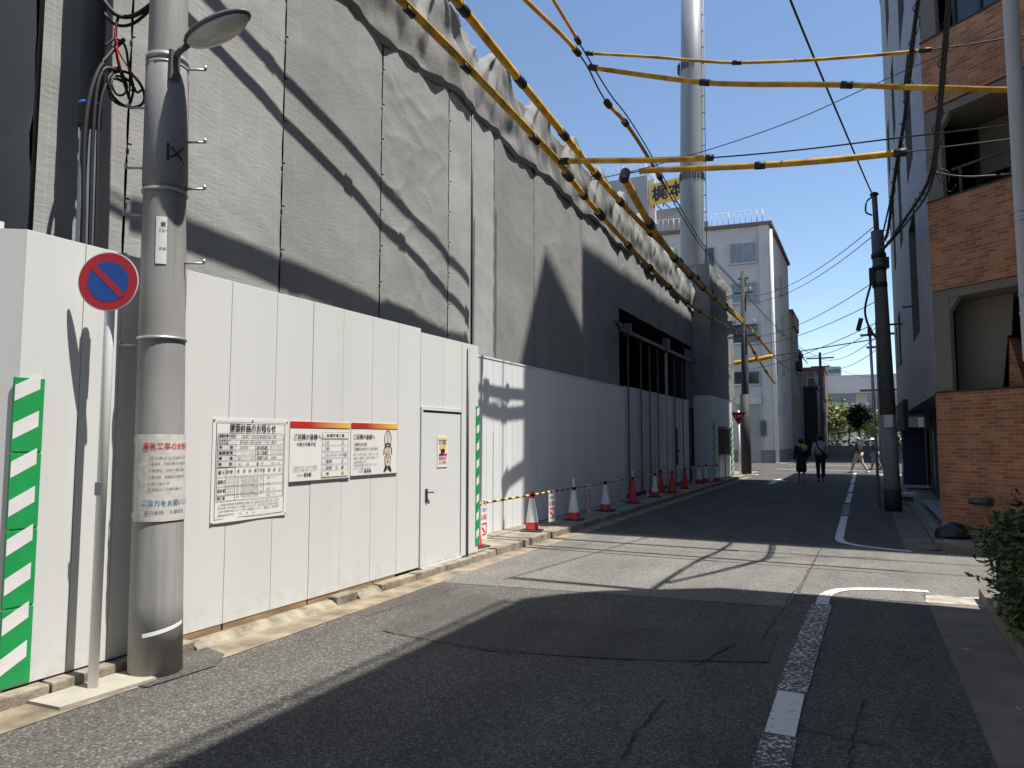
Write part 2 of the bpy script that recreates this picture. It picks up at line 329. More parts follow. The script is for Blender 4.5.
# ------------------------------------------------------------------ lettering
_fc = bpy.data.curves.new('lettering_source', 'FONT'); _fo = bpy.data.objects.new('lettering_source', _fc); COL.objects.link(_fo)
_fc.resolution_u = 2
def text_mesh(body, bold=0.0):
    _fc.body = body; _fc.offset = bold
    dg = bpy.context.evaluated_depsgraph_get(); dg.update()
    return bpy.data.meshes.new_from_object(_fo.evaluated_get(dg))
def lettering(items, m, parent, frame, name='lettering', bend=None, lift=.0):
    """items: (text, u, v, size, max width or None, bold). frame maps (u, v, n) to the world."""
    mb = MB()
    for it in items:
        body, u, v, size, wmax, bold = it
        me = text_mesh(body, min(bold, .005)); xs = [q.co.x for q in me.vertices]
        if not xs: continue
        w = (max(xs)-min(xs))*size; sx = size*(min(1, wmax/w) if wmax else 1)
        if wmax and w < wmax*.98 and len(body) > 3: sx = size*min(1.25, wmax/w)
        mm = Matrix.Translation((u, v, 0)) @ Matrix.Diagonal((sx, size, 1, 1)) @ Matrix.Translation((-min(xs), 0, 0))
        e = max(0, bold-.005)*1.3; copies = [(0, 0)] if e == 0 else [(-e, 0), (e, 0), (0, e), (0, -e)]
        for k, (du, dv) in enumerate(copies): mb.add(me, Matrix.Translation((du*size, dv*size, k*.00012)) @ mm)      # heavier strokes
        bpy.data.meshes.remove(me)
    for v in mb.b.verts: v.co = bend(v.co.x, v.co.y, lift+v.co.z) if bend else frame @ Vector((v.co.x, v.co.y, lift+v.co.z))
    return mb.build(name, m, parent, recalc=False)
def wall_frame(x, y, z):         # on a wall that faces +X: u runs along +Y, v up
    return Matrix(((0, 0, 1, x), (1, 0, 0, y), (0, 1, 0, z), (0, 0, 0, 1)))

# ================================================================== SETTING: ground
def struct(o): return tag(o, kind='structure')
def sheet_poly(name, pts, z, m):
    mb = MB(); mb.b.faces.new([mb.b.verts.new((p[0], p[1], z)) for p in pts])
    return struct(mb.build(name, m))
mb = MB(); mb.quad((-400, -300, -.03), (400, -300, -.03), (400, 900, -.03), (-400, 900, -.03)); struct(mb.build('ground', M['footway']))
sheet_poly('road', [(-4.62, -12), (.70, -12), (.70, 8.72), (30, 8.72), (30, 12.2), (.62, 12.2), (.62, 40), (40, 40), (40, 57.5), (.6, 57.5), (.6, 112), (-4.9, 112), (-4.9, 53.2), (-40, 53.2), (-40, 40), (-4.9, 40), (-4.9, 33), (-4.62, 31)], 0, M['asphalt'])
# trench patches and joints in the asphalt
sheet_poly('road_patch', [(-4.35, 6.55), (-3.72, 5.05), (-2.6, 4.95), (-1.67, 5.19), (-.68, 5.6), (-.70, 6.5), (-1.7, 6.15), (-2.9, 5.95), (-3.4, 6.6)], .004, M['asphalt3'])
sheet_poly('road_patch', [(-4.62, 7.0), (-3.3, 7.2), (-.72, 7.5), (-.67, 9.0), (-.62, 12.05), (-4.62, 12.05)], .0036, M['asphalt2'])
sheet_poly('road_patch', [(-4.58, 5.5), (-4.15, 5.4), (-4.05, 6.9), (-4.55, 6.95)], .0034, M['asphalt3'])
sheet_poly('road_patch', [(-.655, 8.2), (.50, 8.3), (.50, 8.74), (30, 8.74), (30, 12.18), (-.612, 12.18)], .0042, M['asphalt2'])
def crack(pts, w):
    mb = MB(); p = smooth(pts, 10); a = b = None
    for i, q in enumerate(p):
        d = (p[min(i+1, len(p)-1)]-p[max(i-1, 0)]).normalized(); n = Vector((-d.y, d.x, 0))
        q = q + n*random.uniform(-.012, .012); ww = w*random.uniform(.3, 1)
        v = (mb.b.verts.new(q+n*ww), mb.b.verts.new(q-n*ww))
        if a: mb.b.faces.new((a, v[0], v[1], b))
        a, b = v
    return struct(mb.build('road_crack', M['crack']))
crack([(-1.16, 3.6, .009), (-1.18, 3.95, .009), (-1.17, 4.53, .009)], .010)
crack([(-1.13, 5.3, .009), (-1.05, 5.65, .009), (-.98, 5.95, .009)], .014)
crack([(-.80, 6.2, .009), (-.75, 7.4, .009), (-.70, 8.6, .009), (-.66, 9.8, .009), (-.62, 11.6, .009)], .006)
crack([(-2.9, 4.95, .009), (-1.67, 5.19, .009), (-.68, 5.6, .009)], .006)
crack([(-3.72, 5.05, .009), (-3.2, 4.97, .009), (-2.6, 4.95, .009)], .006)
crack([(-.62, 4.4, .009), (-.3, 4.4, .009), (.1, 4.35, .009)], .006)
crack([(-.12, 3.9, .009), (-.10, 4.5, .009), (-.05, 5.1, .009)], .006)
# painted lines
def line_strip(pts, w, m, z=.010):
    mb = MB(); p = smooth(pts, 10); prev = None
    for i, q in enumerate(p):
        d = (p[min(i+1, len(p)-1)]-p[max(i-1, 0)]).normalized(); n = Vector((-d.y, d.x, 0))*w/2
        v = (mb.b.verts.new((q.x+n.x, q.y+n.y, z)), mb.b.verts.new((q.x-n.x, q.y-n.y, z)))
        if prev: mb.b.faces.new((prev[0], v[0], v[1], prev[1]))
        prev = v
    return struct(mb.build('road_line', m))
line_strip([(-.455, 2.2), (-.46, 3.4), (-.465, 4.26)], .175, M['worn'])
line_strip([(-.467, 4.27), (-.47, 5.0)], .16, M['paint'])
line_strip([(-.47, 5.01), (-.45, 6.2), (-.42, 7.75)], .185, M['worn'])
line_strip([(-.42, 7.76), (-.40, 8.25), (-.27, 8.58), (.03, 8.78), (.32, 8.86), (.57, 8.90)], .12, M['chipped'])
line_strip([(.58, 11.93), (.25, 12.05), (-.10, 12.24), (-.33, 12.52), (-.40, 12.9), (-.41, 13.4), (-.41, 16.8)], .13, M['paint'])
line_strip([(-.41, 17.0), (-.42, 20.0)], .15, M['worn'])
for a, b in ((20.4, 24), (24.6, 29), (29.6, 34), (34.4, 39)): line_strip([(-.42, a), (-.41, (a+b)/2), (-.40, b)], .13, M['paint'])
line_strip([(-4.4, 42.2), (-2, 42.1), (.5, 42.0)], .22, M['paint']); line_strip([(-4.4, 50.0), (-2, 50.0), (.5, 50.0)], .22, M['paint'])
line_strip([(-4.4, 57.8), (-2, 57.8), (.5, 57.8)], .3, M['paint']); line_strip([(-4.4, 66), (-2, 66), (.5, 66)], .4, M['paint'])
mb = MB()
for z in (.010,):
    mb.b.faces.new([mb.b.verts.new((x, y, z)) for x, y in ((-3.25, 27.9), (-3.02, 27.9), (-3.02, 30.0), (-2.75, 30.0), (-3.14, 31.6), (-3.53, 30.0), (-3.25, 30.0))])
struct(mb.build('road_arrow', M['paint']))

# left gutter, kerb and raised footway
sheet_poly('gutter', [(-4.67, -6), (-4.30, -6), (-4.32, 4), (-4.40, 8), (-4.44, 33), (-4.67, 33)], .005, M['gutter'])
def kerb(y0, y1, z, x0=-4.80, x1=-4.665, name='kerb', m='concrete'):
    mb = MB(); n = max(1, round((y1-y0)/.6)); st = (y1-y0)/n
    for i in range(n): mb.box(x0, x1, y0+i*st+.003, y0+(i+1)*st-.003, -.02, z+random.uniform(-.004, .004), .012)
    return struct(mb.build(name, M[m]))
kerb(-6, 2.86, .085); kerb(2.87, 3.95, .08)
kerb(5.60, 5.92, .085); kerb(6.32, 8.98, .085); kerb(9.0, 31.5, .105)
mb = MB()     # dropped kerbs that slope away to the gutter
mb.prism([(-4.80, 3.96, -.02), (-4.62, 3.96, -.02), (-4.66, 3.96, .02), (-4.72, 3.96, .055), (-4.80, 3.96, .06)], (0, 1.63, 0))
mb.prism([(-4.80, 5.93, -.02), (-4.62, 5.93, -.02), (-4.67, 5.93, .04), (-4.72, 5.93, .065), (-4.80, 5.93, .07)], (0, .38, 0))
struct(mb.build('dropped_kerb', M['concrete']))
mb = MB(); mb.box(-6.2, -4.802, 8.35, 31.5, -.025, .100); struct(mb.build('footway', M['footway']))
sheet_poly('pole_footing', [(-4.66, 3.16), (-4.26, 3.24), (-4.22, 3.75), (-4.38, 3.98), (-4.66, 4.05)], .009, M['asphalt3'])
mb = MB(); mb.prism([(-4.66, 2.72, -.02), (-4.37, 2.74, -.02), (-4.33, 3.36, -.02), (-4.66, 3.36, -.02)], (0, 0, .045)); struct(mb.build('sign_footing', M['slab']))
# right side
sheet_poly('gutter', [(.60, -6), (.99, -6), (1.0, 8.66), (.52, 8.62)], .005, M['darkgutter'])
mb = MB(); mb.prism([(.50, 8.30, -.02), (1.02, 8.34, -.02), (1.02, 8.80, -.02), (.92, 8.76, -.02), (.80, 8.70, -.02), (.66, 8.74, -.02), (.53, 8.68, -.02)], (0, 0, .030)); struct(mb.build('gutter_apron', M['apron']))
mb = MB(); mb.prism([(.88, -6, -.02), (1.0, -6, -.02), (1.12, 8.7, -.02), (1.0, 8.7, -.02)], (0, 0, .14)); struct(mb.build('kerb', M['darkgutter']))
mb = MB(); mb.prism([(1.0, -6, -.02), (1.75, -6, -.02), (1.75, 8.6, -.02), (1.12, 8.6, -.02)], (0, 0, .11)); struct(mb.build('planting_bed', M['soil']))
sheet_poly('gutter', [(.50, 12.1), (.95, 12.35), (.95, 31.5), (.55, 31.5)], .005, M['darkgutter'])
mb = MB(); mb.prism([(.93, 12.5, -.02), (1.05, 12.3, -.02), (1.09, 31, -.02), (.95, 31, -.02)], (0, 0, .10)); mb.prism([(1.05, 12.3, -.02), (6, 9.0, -.02), (6, 9.15, -.02), (1.05, 12.47, -.02)], (0, 0, .10)); struct(mb.build('kerb', M['darkgutter']))
mb = MB(); mb.prism([(1.051, 12.471, -.025), (5.9, 9.23, -.025), (6, 12, -.025), (3.3, 12.3, -.025), (1.13, 13.9, -.025), (1.2, 31, -.025), (1.09, 31, -.025)], (0, 0, .112)); struct(mb.build('footway', M['footway']))

# ================================================================== NEAR HOARDING
FX = -4.77
hd = thing('hoarding', 'white panel hoarding along the kerb with a door, beside the concrete utility pole', 'fence', (FX, 2.63, 0))
seams = [2.63, 3.02, 3.30, 3.50, 3.84, 4.30, 4.82, 5.30, 5.75, 6.24, 6.72, 7.18]
def panel(parent, x, y0, y1, z0, z1, m, name='panel', t=.03):
    mb = MB(); mb.box(x-t, x, y0+.002, y1-.002, z0, z1, .004); return mb.build(name, m, parent)
for i, (a, b) in enumerate(zip(seams[:-1], seams[1:])):
    panel(hd, FX+random.uniform(-.002, .002), a, b, .095 if a < 3.8 else .115, 2.97, M['panel'])
panel(hd, FX, 7.18, 7.70, 2.02, 2.925, M['panel']); panel(hd, FX-.001, 7.70, 8.17, 2.02, 2.925, M['panel'])
panel(hd, FX+.001, 8.17, 8.62, .10, 2.925, M['panel'])
mb = MB(); mb.prism([(FX-.001, 2.628, .06), (FX-1.7, 1.55, .06), (FX-1.7, 1.59, .06), (FX-.032, 2.655, .06)], (0, 0, 2.91)); mb.build('return_panel', M['panel'], hd)
mb = MB(); mb.box(-5.55, FX-.031, 8.59, 8.62, .10, 2.925); mb.build('return_panel', M['panel'], hd)
mb = MB(); mb.prism([(-4.95, 2.56, 2.0), (-7, 1.26, 2.0), (-7, 1.29, 2.0), (-4.95, 2.59, 2.0)], (0, 0, 1.03)); mb.build('back_panel', M['panel'], hd)
fr = MB(); fr.box(FX-.03, FX+.018, 7.182, 7.215, .10, 2.018); fr.box(FX-.03, FX+.018, 8.135, 8.168, .10, 2.018); fr.box(FX-.03, FX+.017, 7.216, 8.134, 1.985, 2.017); fr.box(FX-.03, FX+.02, 7.216, 8.134, .085, .115)
dr = MB(); dr.box(FX-.03, FX+.004, 7.222, 8.128, .12, 1.958, .006); dro = dr.build('door', M['panel'], hd)
fr.build('frame', M['panel'], dro)
hb = MB(); hb.box(FX+.004, FX+.012, 7.29, 7.345, .88, 1.03); hb.tube([(FX+.01, 7.32, .99), (FX+.05, 7.32, .99), (FX+.055, 7.40, .985)], .010); hb.lathe([(.018, 0), (.018, .01)], (FX+.02, 7.32, .91)); hb.build('handle', M['gatepost'], dro)
dt = MB(); dt.box(FX-.02, FX-.002, 7.222, 8.128, 1.958, 1.984); dt.build('lintel_gap', M['darkmetal'], dro)
for (a, b) in ((3.52, 4.29), (4.31, 5.29), (5.31, 6.30), (6.31, 6.70)):
    mb = MB(); mb.box(FX-.06, FX-.006, a, b, .055, .113); mb.build('packing_board', M['plywood'], hd)
mb = MB(); mb.box(FX-.05, FX-.02, 6.72, 7.17, .075, .113); mb.build('packing_board', M['core'], hd)
mb = MB(); mb.tube([(FX+.02, 8.30, .09), (FX+.02, 8.30, 2.86)], .014); mb.build('corner_post', M['gatepost'], hd)

# zebra corner guards
def guard(y0, y1, x, z0, z1, label, n=4, ret=True, flip=False):
    t = thing('corner_guard', label, 'corner guard', (x, y0, z0), group='green and white zebra corner guards')
    h = (z1-z0)/n
    for i in range(n):
        mb = MB(); a = z0+i*h+.004; b = z0+(i+1)*h-.004
        mb.box(x-.005, x+.014, y0, y1, a, b, .005)
        if ret: mb.prism([(x+.006, y0-.001, a), (x-.045, y0-.034, a), (x-.038, y0-.047, a), (x+.014, y0-.014, a)], (0, 0, b-a))
        c = mb.build('cushion', M['green'], t)
        w = MB(); bh = h/2
        for k in range(2):
            zc = a+.02+k*bh+bh*.25
            yy0 = y0+.004; yy1 = y1-.03; sl = (yy1-yy0)*.55
            w.prism([(x+.0141, yy0, zc), (x+.0141, yy1, zc+sl), (x+.0141, yy1, zc+sl+bh*.42), (x+.0141, yy0, zc+bh*.42)], (.0012, 0, 0))
            if ret: w.prism([(x-.030, y0-.0432, zc-.03), (x+.010, y0-.0177, zc-.005), (x+.010, y0-.0177, zc-.005+bh*.42), (x-.030, y0-.0432, zc-.03+bh*.42)], (-.001, .0016, 0))
        w.build('stripe', M['guardwhite'], c)
    return t
guard(2.600, 2.785, FX, .10, 2.02, 'green and white striped guard on the near left corner of the white hoarding', ret=False)
guard(8.545, 8.65, FX+.001, .20, 2.09, 'green and white striped guard at the hoarding end beside the door', ret=False)

# ================================================================== NOTICES on the near hoarding
def board(label, y0, y1, z0, z1, curl=0.0, cat='notice board', name='notice_board', x=FX):
    t = thing(name, label, cat, (x, y0, z0))
    mb = MB(); n, k = 8, 8; g = {}
    for i in range(n+1):
        for j in range(k+1):
            u, v = i/n, j/k
            off = .006+curl*((1-v)**3)*(.012+.010*math.sin(u*7))+curl*.006*noise.noise(Vector((u*3, v*3, 1)))
            g[i, j] = [mb.b.verts.new((x+off+d, y0+(y1-y0)*u, z0+(z1-z0)*v)) for d in (0, -.004, 0)]
    for i in range(n):
        for j in range(k):
            f = mb.b.faces.new((g[i, j][0], g[i+1, j][0], g[i+1, j+1][0], g[i, j+1][0])); f.smooth = True
            mb.b.faces.new((g[i, j][1], g[i, j+1][1], g[i+1, j+1][1], g[i+1, j][1]))
    for i in range(n):
        for j in (0, k): mb.b.faces.new((g[i, j][2], g[i, j][1], g[i+1, j][1], g[i+1, j][2]))
    for j in range(k):
        for i in (0, n): mb.b.faces.new((g[i, j][2], g[i, j+1][2], g[i, j+1][1], g[i, j][1]))
    mb.build('sheet', M['paper'], t)
    return t
W = .84; Hh = .86
t = board('large white building plan notice full of small print, left of the two red-topped boards', 4.135, 4.975, .94, 1.80, .3)
fm = wall_frame(FX+.0105, 4.135, .94)
rows = [.735, .690, .640, .595, .550, .505, .455, .375, .295, .225, .175]
ln = MB()
def hl(v, u0, u1, w=.003): ln.quad(*[fm @ Vector(p) for p in ((u0, v-w/2, .0005), (u1, v-w/2, .0005), (u1, v+w/2, .0005), (u0, v+w/2, .0005))])
def vl(u, v0, v1, w=.003): ln.quad(*[fm @ Vector(p) for p in ((u-w/2, v0, .0008), (u+w/2, v0, .0008), (u+w/2, v1, .0008), (u-w/2, v1, .0008))])
for v in rows: hl(v, .05, .79)
hl(.03, .035, .805, .004); hl(.83, .035, .805, .004); vl(.035, .03, .83, .004); vl(.805, .03, .83, .004)
vl(.24, .175, .735); vl(.05, .175, .735); vl(.79, .175, .735); vl(.46, .505, .640); vl(.60, .505, .640); vl(.145, .225, .455); vl(.56, .225, .375)
ln.build('ruled_lines', M['ink'], t)
sh = MB()
for a, b in zip(rows[:7], rows[1:7]): sh.quad(*[fm @ Vector(p) for p in ((.052, b+.002, .0002), (.238, b+.002, .0002), (.238, a-.002, .0002), (.052, a-.002, .0002))])
sh.build('table_shading', M['tableink'], t)
lettering([('建築計画のお知らせ', .17, .755, .078, .52, .012),
    ('建築物等の名称', .06, .703, .03, .17, .01), ('（仮称）中央区新築計画工事', .30, .703, .026, .40, 0),
    ('建築敷地の', .06, .668, .02, .17, 0), ('地名地番', .06, .646, .02, .17, 0), ('東京都江東区木場二丁目十番地', .28, .655, .026, .42, 0),
    ('用　　途', .06, .608, .03, .17, .01), ('共同住宅', .28, .608, .024, None, 0), ('敷地面積', .475, .606, .026, .115, .01), ('四一二・三六㎡', .63, .608, .022, .14, 0),
    ('建築面積', .06, .562, .03, .17, .01), ('二八〇・一二㎡', .28, .562, .022, .16, 0), ('延べ面積', .475, .561, .026, .115, .01), ('一九八〇・五㎡', .63, .562, .022, .14, 0),
    ('構　　造', .06, .517, .03, .17, .01), ('鉄筋コンクリート造', .26, .517, .022, .18, 0), ('基礎工法', .475, .516, .026, .115, .01), ('杭基礎', .64, .517, .022, None, 0),
    ('階　　数', .06, .468, .03, .17, .01), ('地上　八階', .27, .468, .024, None, 0), ('高　さ', .475, .468, .026, .115, .01), ('二四・八 ｍ', .64, .468, .022, None, 0),
    ('着工予定', .06, .405, .032, .17, .01), ('年　月　日　完了予定　年　月　日', .26, .405, .034, .50, .008),
    ('建築主', .06, .325, .032, .08, .012), ('設計者', .06, .252, .032, .08, .012), ('施工者', .06, .192, .032, .08, .012)], M['ink'], t, fm, lift=.0012)
tiny = []
for i in range(9): tiny.append(('住所　東京都中央区日本橋茅場町　氏名　電話'[:22-(i % 3)*4], .255, .355-i*.0195, .0145, .29, 0))
for i in range(4): tiny.append(('電話　〇三', .60, .345-i*.05, .018, .15, 0))
for i in range(6): tiny.append(('住所氏名', .155, .350-i*.026, .015, .075, 0))
tiny += [('この標識は東京都中高層建築物の建築に係る紛争の予防と調整に関する条例', .07, .140, .020, .68, 0), ('第五条第一項の規定により設置したものです　御不明な点や説明の希望は', .07, .112, .020, .68, 0), ('上記の建築計画について下記へ御連絡ください　連絡先　電話番号', .07, .084, .020, .68, 0), ('標識設置年月日　　年　　月　　日', .07, .052, .020, .40, 0)]
lettering(tiny, M['inkgrey'], t, fm, lift=.0012)
cp = MB()
for (u, v) in ((.01, .85), (.42, .853), (.83, .85), (.01, .01), (.83, .02)): cp.lathe([(.008, 0), (.008, .004), (.003, .006)], (0, 0, 0), 8); [setattr(q, 'co', fm @ Vector((q.co.x+u, q.co.y+v, q.co.z))) for q in list(cp.b.verts)[-24:]]
cp.build('fixing_pin', M['steel'], t)

def topbar(t, y0, y1, z1):
    mb = MB(); mb.box(FX+.0103, FX+.0116, y0, y1, z1-.055, z1); mb.build('header_bar', M['orangegrad'], t)
t = board('red-topped white board with a timetable of coloured rows, in the middle of three', 5.01, 5.865, 1.235, 1.795)
fm = wall_frame(FX+.0102, 5.01, 1.235); topbar(t, 5.01, 5.865, 1.795)
lettering([('ご近隣の皆様へ', .05, .395, .058, .37, .012), ('今後の作業予定', .085, .335, .036, .26, .008), ('森本組', .19, .045, .04, .10, .016)], M['ink'], t, fm, lift=.001)
tb = [('日', '設備準備工事', 'y'), ('月', '土　　　　工', 'w'), ('火', '杭　　　　工', 'w'), ('水', 'コンクリート打設', 'b'), ('木', '型枠　　　工', 'w'), ('金', '鉄筋　工　事', 'b'), ('土', '養　　　　生', 'y')]
a = []; ruled = MB(); bl = []; gr = []
for i, (d, w_, c) in enumerate(tb):
    v = .415-i*.063; gr.append((d, .445, v-.01, .024, None, 0))
    (bl if c == 'b' else a).append((w_, .50, v, .036, .31, .006))
    ruled.quad(*[fm @ Vector(p) for p in ((.435, v-.019, .0006), (.83, v-.019, .0006), (.83, v-.016, .0006), (.435, v-.016, .0006))])
for u in (.433, .485, .828): ruled.quad(*[fm @ Vector(p) for p in ((u, .02, .0009), (u+.003, .02, .0009), (u+.003, .462, .0009), (u, .462, .0009))])
ruled.quad(*[fm @ Vector(p) for p in ((.433, .459, .0006), (.83, .459, .0006), (.83, .462, .0006), (.433, .462, .0006))])
lettering(a, M['ink'], t, fm, lift=.001); lettering(bl, M['inkblue'], t, fm, lift=.001)
lettering(gr+[('ご迷惑をおかけしますがご理解と', .04, .125, .022, .34, 0), ('ご協力をお願い申し上げます', .04, .095, .022, .33, 0), ('株式会社', .10, .05, .022, .08, 0)], M['inkgrey'], t, fm, lift=.001)
ruled.build('ruled_lines', M['inkgrey'], t)
yl = MB()
for v in (.415, .415-6*.063): yl.quad(*[fm @ Vector(p) for p in ((.436, v-.014, .0003), (.827, v-.014, .0003), (.827, v+.042, .0003), (.436, v+.042, .0003))])
yl.build('row_tint', mat('row_tint', (.76, .72, .60), .6, 0), t)
mb = MB(); mb.box(FX+.004, FX+.012, 5.01, 5.865, 1.222, 1.233); mb.build('bottom_rail', M['gatepost'], t)

t = board('red-topped white board with a bowing helmeted worker drawn on it, nearest the door', 5.888, 6.70, 1.25, 1.80)
fm = wall_frame(FX+.0102, 5.888, 1.25); topbar(t, 5.888, 6.70, 1.80)
lettering([('ご近隣の皆様へ', .04, .385, .055, .36, .012), ('工事中は大変', .04, .315, .036, .22, .006), ('ご迷惑をおかけしております', .04, .265, .036, .42, .006), ('森本組', .22, .03, .04, .12, .016)], M['ink'], t, fm, lift=.001)
lettering([('安全には充分注意して作業いたします', .04, .215, .027, .43, 0), ('皆様のご理解とご協力をお願いして', .04, .175, .027, .43, 0), ('工事を進めます', .04, .135, .027, .22, 0), ('ご意見はお気軽にお申し付けください', .04, .10, .027, .42, 0), ('よろしくお願いします', .04, .065, .027, .28, 0), ('株式会社', .13, .035, .022, .08, 0)], M['inkgrey'], t, fm, lift=.001)
dw = MB()    # printed drawing: helmet, shoulders, folded hands, trousers and boots in flat ink
def blob(b, cu, cv, ru, rv, n=20, lift=.0006, ring=None):
    o = [fm @ Vector((cu+ru*math.cos(2*PI*i/n), cv+rv*math.sin(2*PI*i/n), lift)) for i in range(n)]
    if ring:
        q = [fm @ Vector((cu+(ru-ring)*math.cos(2*PI*i/n), cv+(rv-ring)*math.sin(2*PI*i/n), lift)) for i in range(n)]
        for i in range(n): b.quad(o[i], o[(i+1) % n], q[(i+1) % n], q[i])
    else: b.b.faces.new([b.b.verts.new(p) for p in o])
blob(dw, .635, .385, .066, .095, ring=.008)
for du in (-.02, 0, .02): dw.quad(*[fm @ Vector(p) for p in ((.633+du, .33, .0006), (.637+du, .33, .0006), (.637+du, .46, .0006), (.633+du, .46, .0006))])
blob(dw, .635, .315, .060, .022, ring=.012)
for s in (-1, 1):
    dw.b.faces.new([dw.b.verts.new(fm @ Vector((.635+s*u, v, .0006))) for u, v in ((.02, .30), (.072, .285), (.080, .21), (.070, .21), (.064, .275), (.02, .292))])
    dw.b.faces.new([dw.b.verts.new(fm @ Vector((.635+s*u, v, .0006))) for u, v in ((.010, .29), (.018, .29), (.030, .17), (.022, .17))])
    dw.b.faces.new([dw.b.verts.new(fm @ Vector((.635+s*u, v, .0006))) for u, v in ((.050, .20), (.058, .20), (.048, .08), (.042, .08))])
    dw.b.faces.new([dw.b.verts.new(fm @ Vector((.635+s*u, v, .0006))) for u, v in ((.006, .085), (.046, .085), (.075, .03), (.06, .018), (.006, .05))])
blob(dw, .635, .19, .022, .03, ring=.007); blob(dw, .635, .13, .010, .02)
dw.build('worker_drawing', M['ink'], t)
sk = MB(); blob(sk, .635, .25, .058, .05, lift=.0003); blob(sk, .635, .15, .045, .075, lift=.0002); sk.build('drawing_tint', mat('drawing_tint', (.66, .55, .36), .6, 0), t)
mb = MB(); mb.box(FX+.004, FX+.012, 5.89, 6.70, 1.238, 1.249); mb.build('bottom_rail', M['gatepost'], t)

t = board('small yellow, black and red warning sticker on the white door', 7.555, 7.795, 1.28, 1.665, cat='sticker', name='warning_sticker', x=FX+.006)
fm = wall_frame(FX+.0165, 7.555, 1.28)
lettering([('立入禁止', .03, .29, .055, .18, .012)], M['ink'], t, fm, lift=.001)
lettering([('関係者以外', .03, .10, .045, .18, .014), ('立入禁止', .03, .05, .04, .18, .014)], M['inkred'], t, fm, lift=.001)
wd = MB(); wd.quad(*[fm @ Vector(p) for p in ((.02, .34, .0006), (.22, .34, .0006), (.22, .365, .0006), (.02, .365, .0006))]); blob(wd, .12, .245, .075, .035); wd.build('yellow_band', M['inkyellow'], t)
wd = MB(); blob(wd, .12, .20, .05, .03, 3+9); wd.quad(*[fm @ Vector(p) for p in ((.03, .15, .0006), (.12, .15, .0006), (.12, .17, .0006), (.03, .17, .0006))]); wd.build('black_mark', M['ink'], t)
wd = MB(); wd.quad(*[fm @ Vector(p) for p in ((.12, .15, .0006), (.22, .15, .0006), (.22, .17, .0006), (.12, .17, .0006))]); wd.build('red_mark', M['inkred'], t)

# ================================================================== NO PARKING SIGN
sx_, sy_ = -4.53, 3.05
t = thing('parking_sign', 'round blue and red no parking sign on a white post at the kerb', 'road sign', (sx_, sy_, .02))
mb = MB(); mb.tube([(sx_, sy_, .02), (sx_, sy_, 2.50), (sx_-.01, sy_, 2.86)], .032, 16); mb.build('post', M['whitepole'], t)
ax = Vector((.47, -.88, -.02)).normalized(); u = Vector((0, 0, 1)).cross(ax).normalized(); v = ax.cross(u)
sc = Vector((sx_-.02, sy_, 2.68)) + ax*.045
sc.x += .03
def disc(r, d0, d1, n=48, cx=0, cy=0):
    b = MB(); a = [sc+ax*d1+u*r*math.cos(2*PI*i/n)+v*r*math.sin(2*PI*i/n) for i in range(n)]
    b.prism([p-ax*(d1-d0) for p in a], ax*(d1-d0)); return b
dk = disc(.200, 0, .004).build('disc', M['signwhite'], t)
disc(.193, .0045, .0055).build('red_ring', M['signred'], dk); disc(.136, .006, .0068).build('blue_face', M['signblue'], dk)
mb = MB(); q = (u*1-v*1).normalized(); p = (u+v).normalized()
mb.prism([sc+ax*.0072+q*a+p*b for a, b in ((-.143, -.020), (.143, -.020), (.143, .020), (-.143, .020))], ax*.0008); mb.build('slash', M['signred'], dk)
mb = MB(); mb.tube([(sx_-.01, sy_, 2.60), sc-u*.0-v*.08], .012); mb.obox((sx_-.005, sy_, 2.56), (.08, .08, .03)); mb.obox((sx_-.005, sy_, 2.76), (.08, .08, .03)); mb.build('clamp', M['steel'], t)
mb = MB(); mb.obox((sx_+.008, sy_-.030, 1.30), (.045, .008, .085), Matrix.Rotation(R(25), 3, 'Z')); mb.build('post_sticker', M['inkgrey'], t)

# ================================================================== UTILITY POLE (near left)
px0, py0 = -4.50, 3.48
def pc(z): return Vector((px0-.003*z, py0-.018*z, z))
def pr(z): return .176-.0095*z
up = thing('utility_pole', 'stout grey concrete utility pole at the kerb beside the no parking sign', 'utility pole', (px0, py0, 0))
mb = MB(); zs = [i*.5 for i in range(21)]; mb.tube([pc(z) for z in zs], [pr(z) for z in zs], 28); mb.build('shaft', M['pole'], up)
mb = MB(); zs = [3.44, 3.46, 3.9, 4.35, 4.36]; mb.tube([pc(z) for z in zs], [pr(z)+d for z, d in zip(zs, (.002, .010, .010, .010, .002))], 28); mb.build('wrap', M['wrap'], up)
def on_pole(ang, z, d=0.0):       # ang: 0 faces +X, turning to -Y
    a = -ang; c = pc(z); return Vector((c.x+(pr(z)+d)*math.cos(a), c.y+(pr(z)+d)*math.sin(a), z))
for z in (2.33, 3.40, 4.34):
    mb = MB(); mb.tube([pc(z), pc(z+.02)], [pr(z)+.012]*2, 28); mb.build('band', M['steel'], up)
def bolt(ang, z, L=.14):
    a = -ang; d = Vector((math.cos(a), math.sin(a), 0)); p = on_pole(ang, z)
    mb = MB(); mb.tube([p-d*.02, p+d*L], .009, 8); mb.tube([p+d*L, p+d*L+Vector((0, 0, .03))], .011, 8); mb.build('step_bolt', M['steel'], up)
for z, ang in ((2.90, R(-28)), (3.45, R(-28)), (3.80, R(-28)), (4.35, R(-28)), (3.25, R(150)), (3.60, R(150)), (4.05, R(150)), (2.30, R(150))): bolt(ang, z)
mb = MB()
for i in range(8):
    a0 = R(58)-i*R(3.4); mb.quad(on_pole(a0, 2.86, .004), on_pole(a0-R(3.4), 2.86, .004), on_pole(a0-R(3.4), 3.20, .004), on_pole(a0, 3.20, .004))
npl = mb.build('number_plate', M['paper'], up)
def pole_bend(z0, ang0, d=.006):
    return lambda x, y, l: on_pole(ang0 - x/(pr(z0)+d), z0+y, d+l)
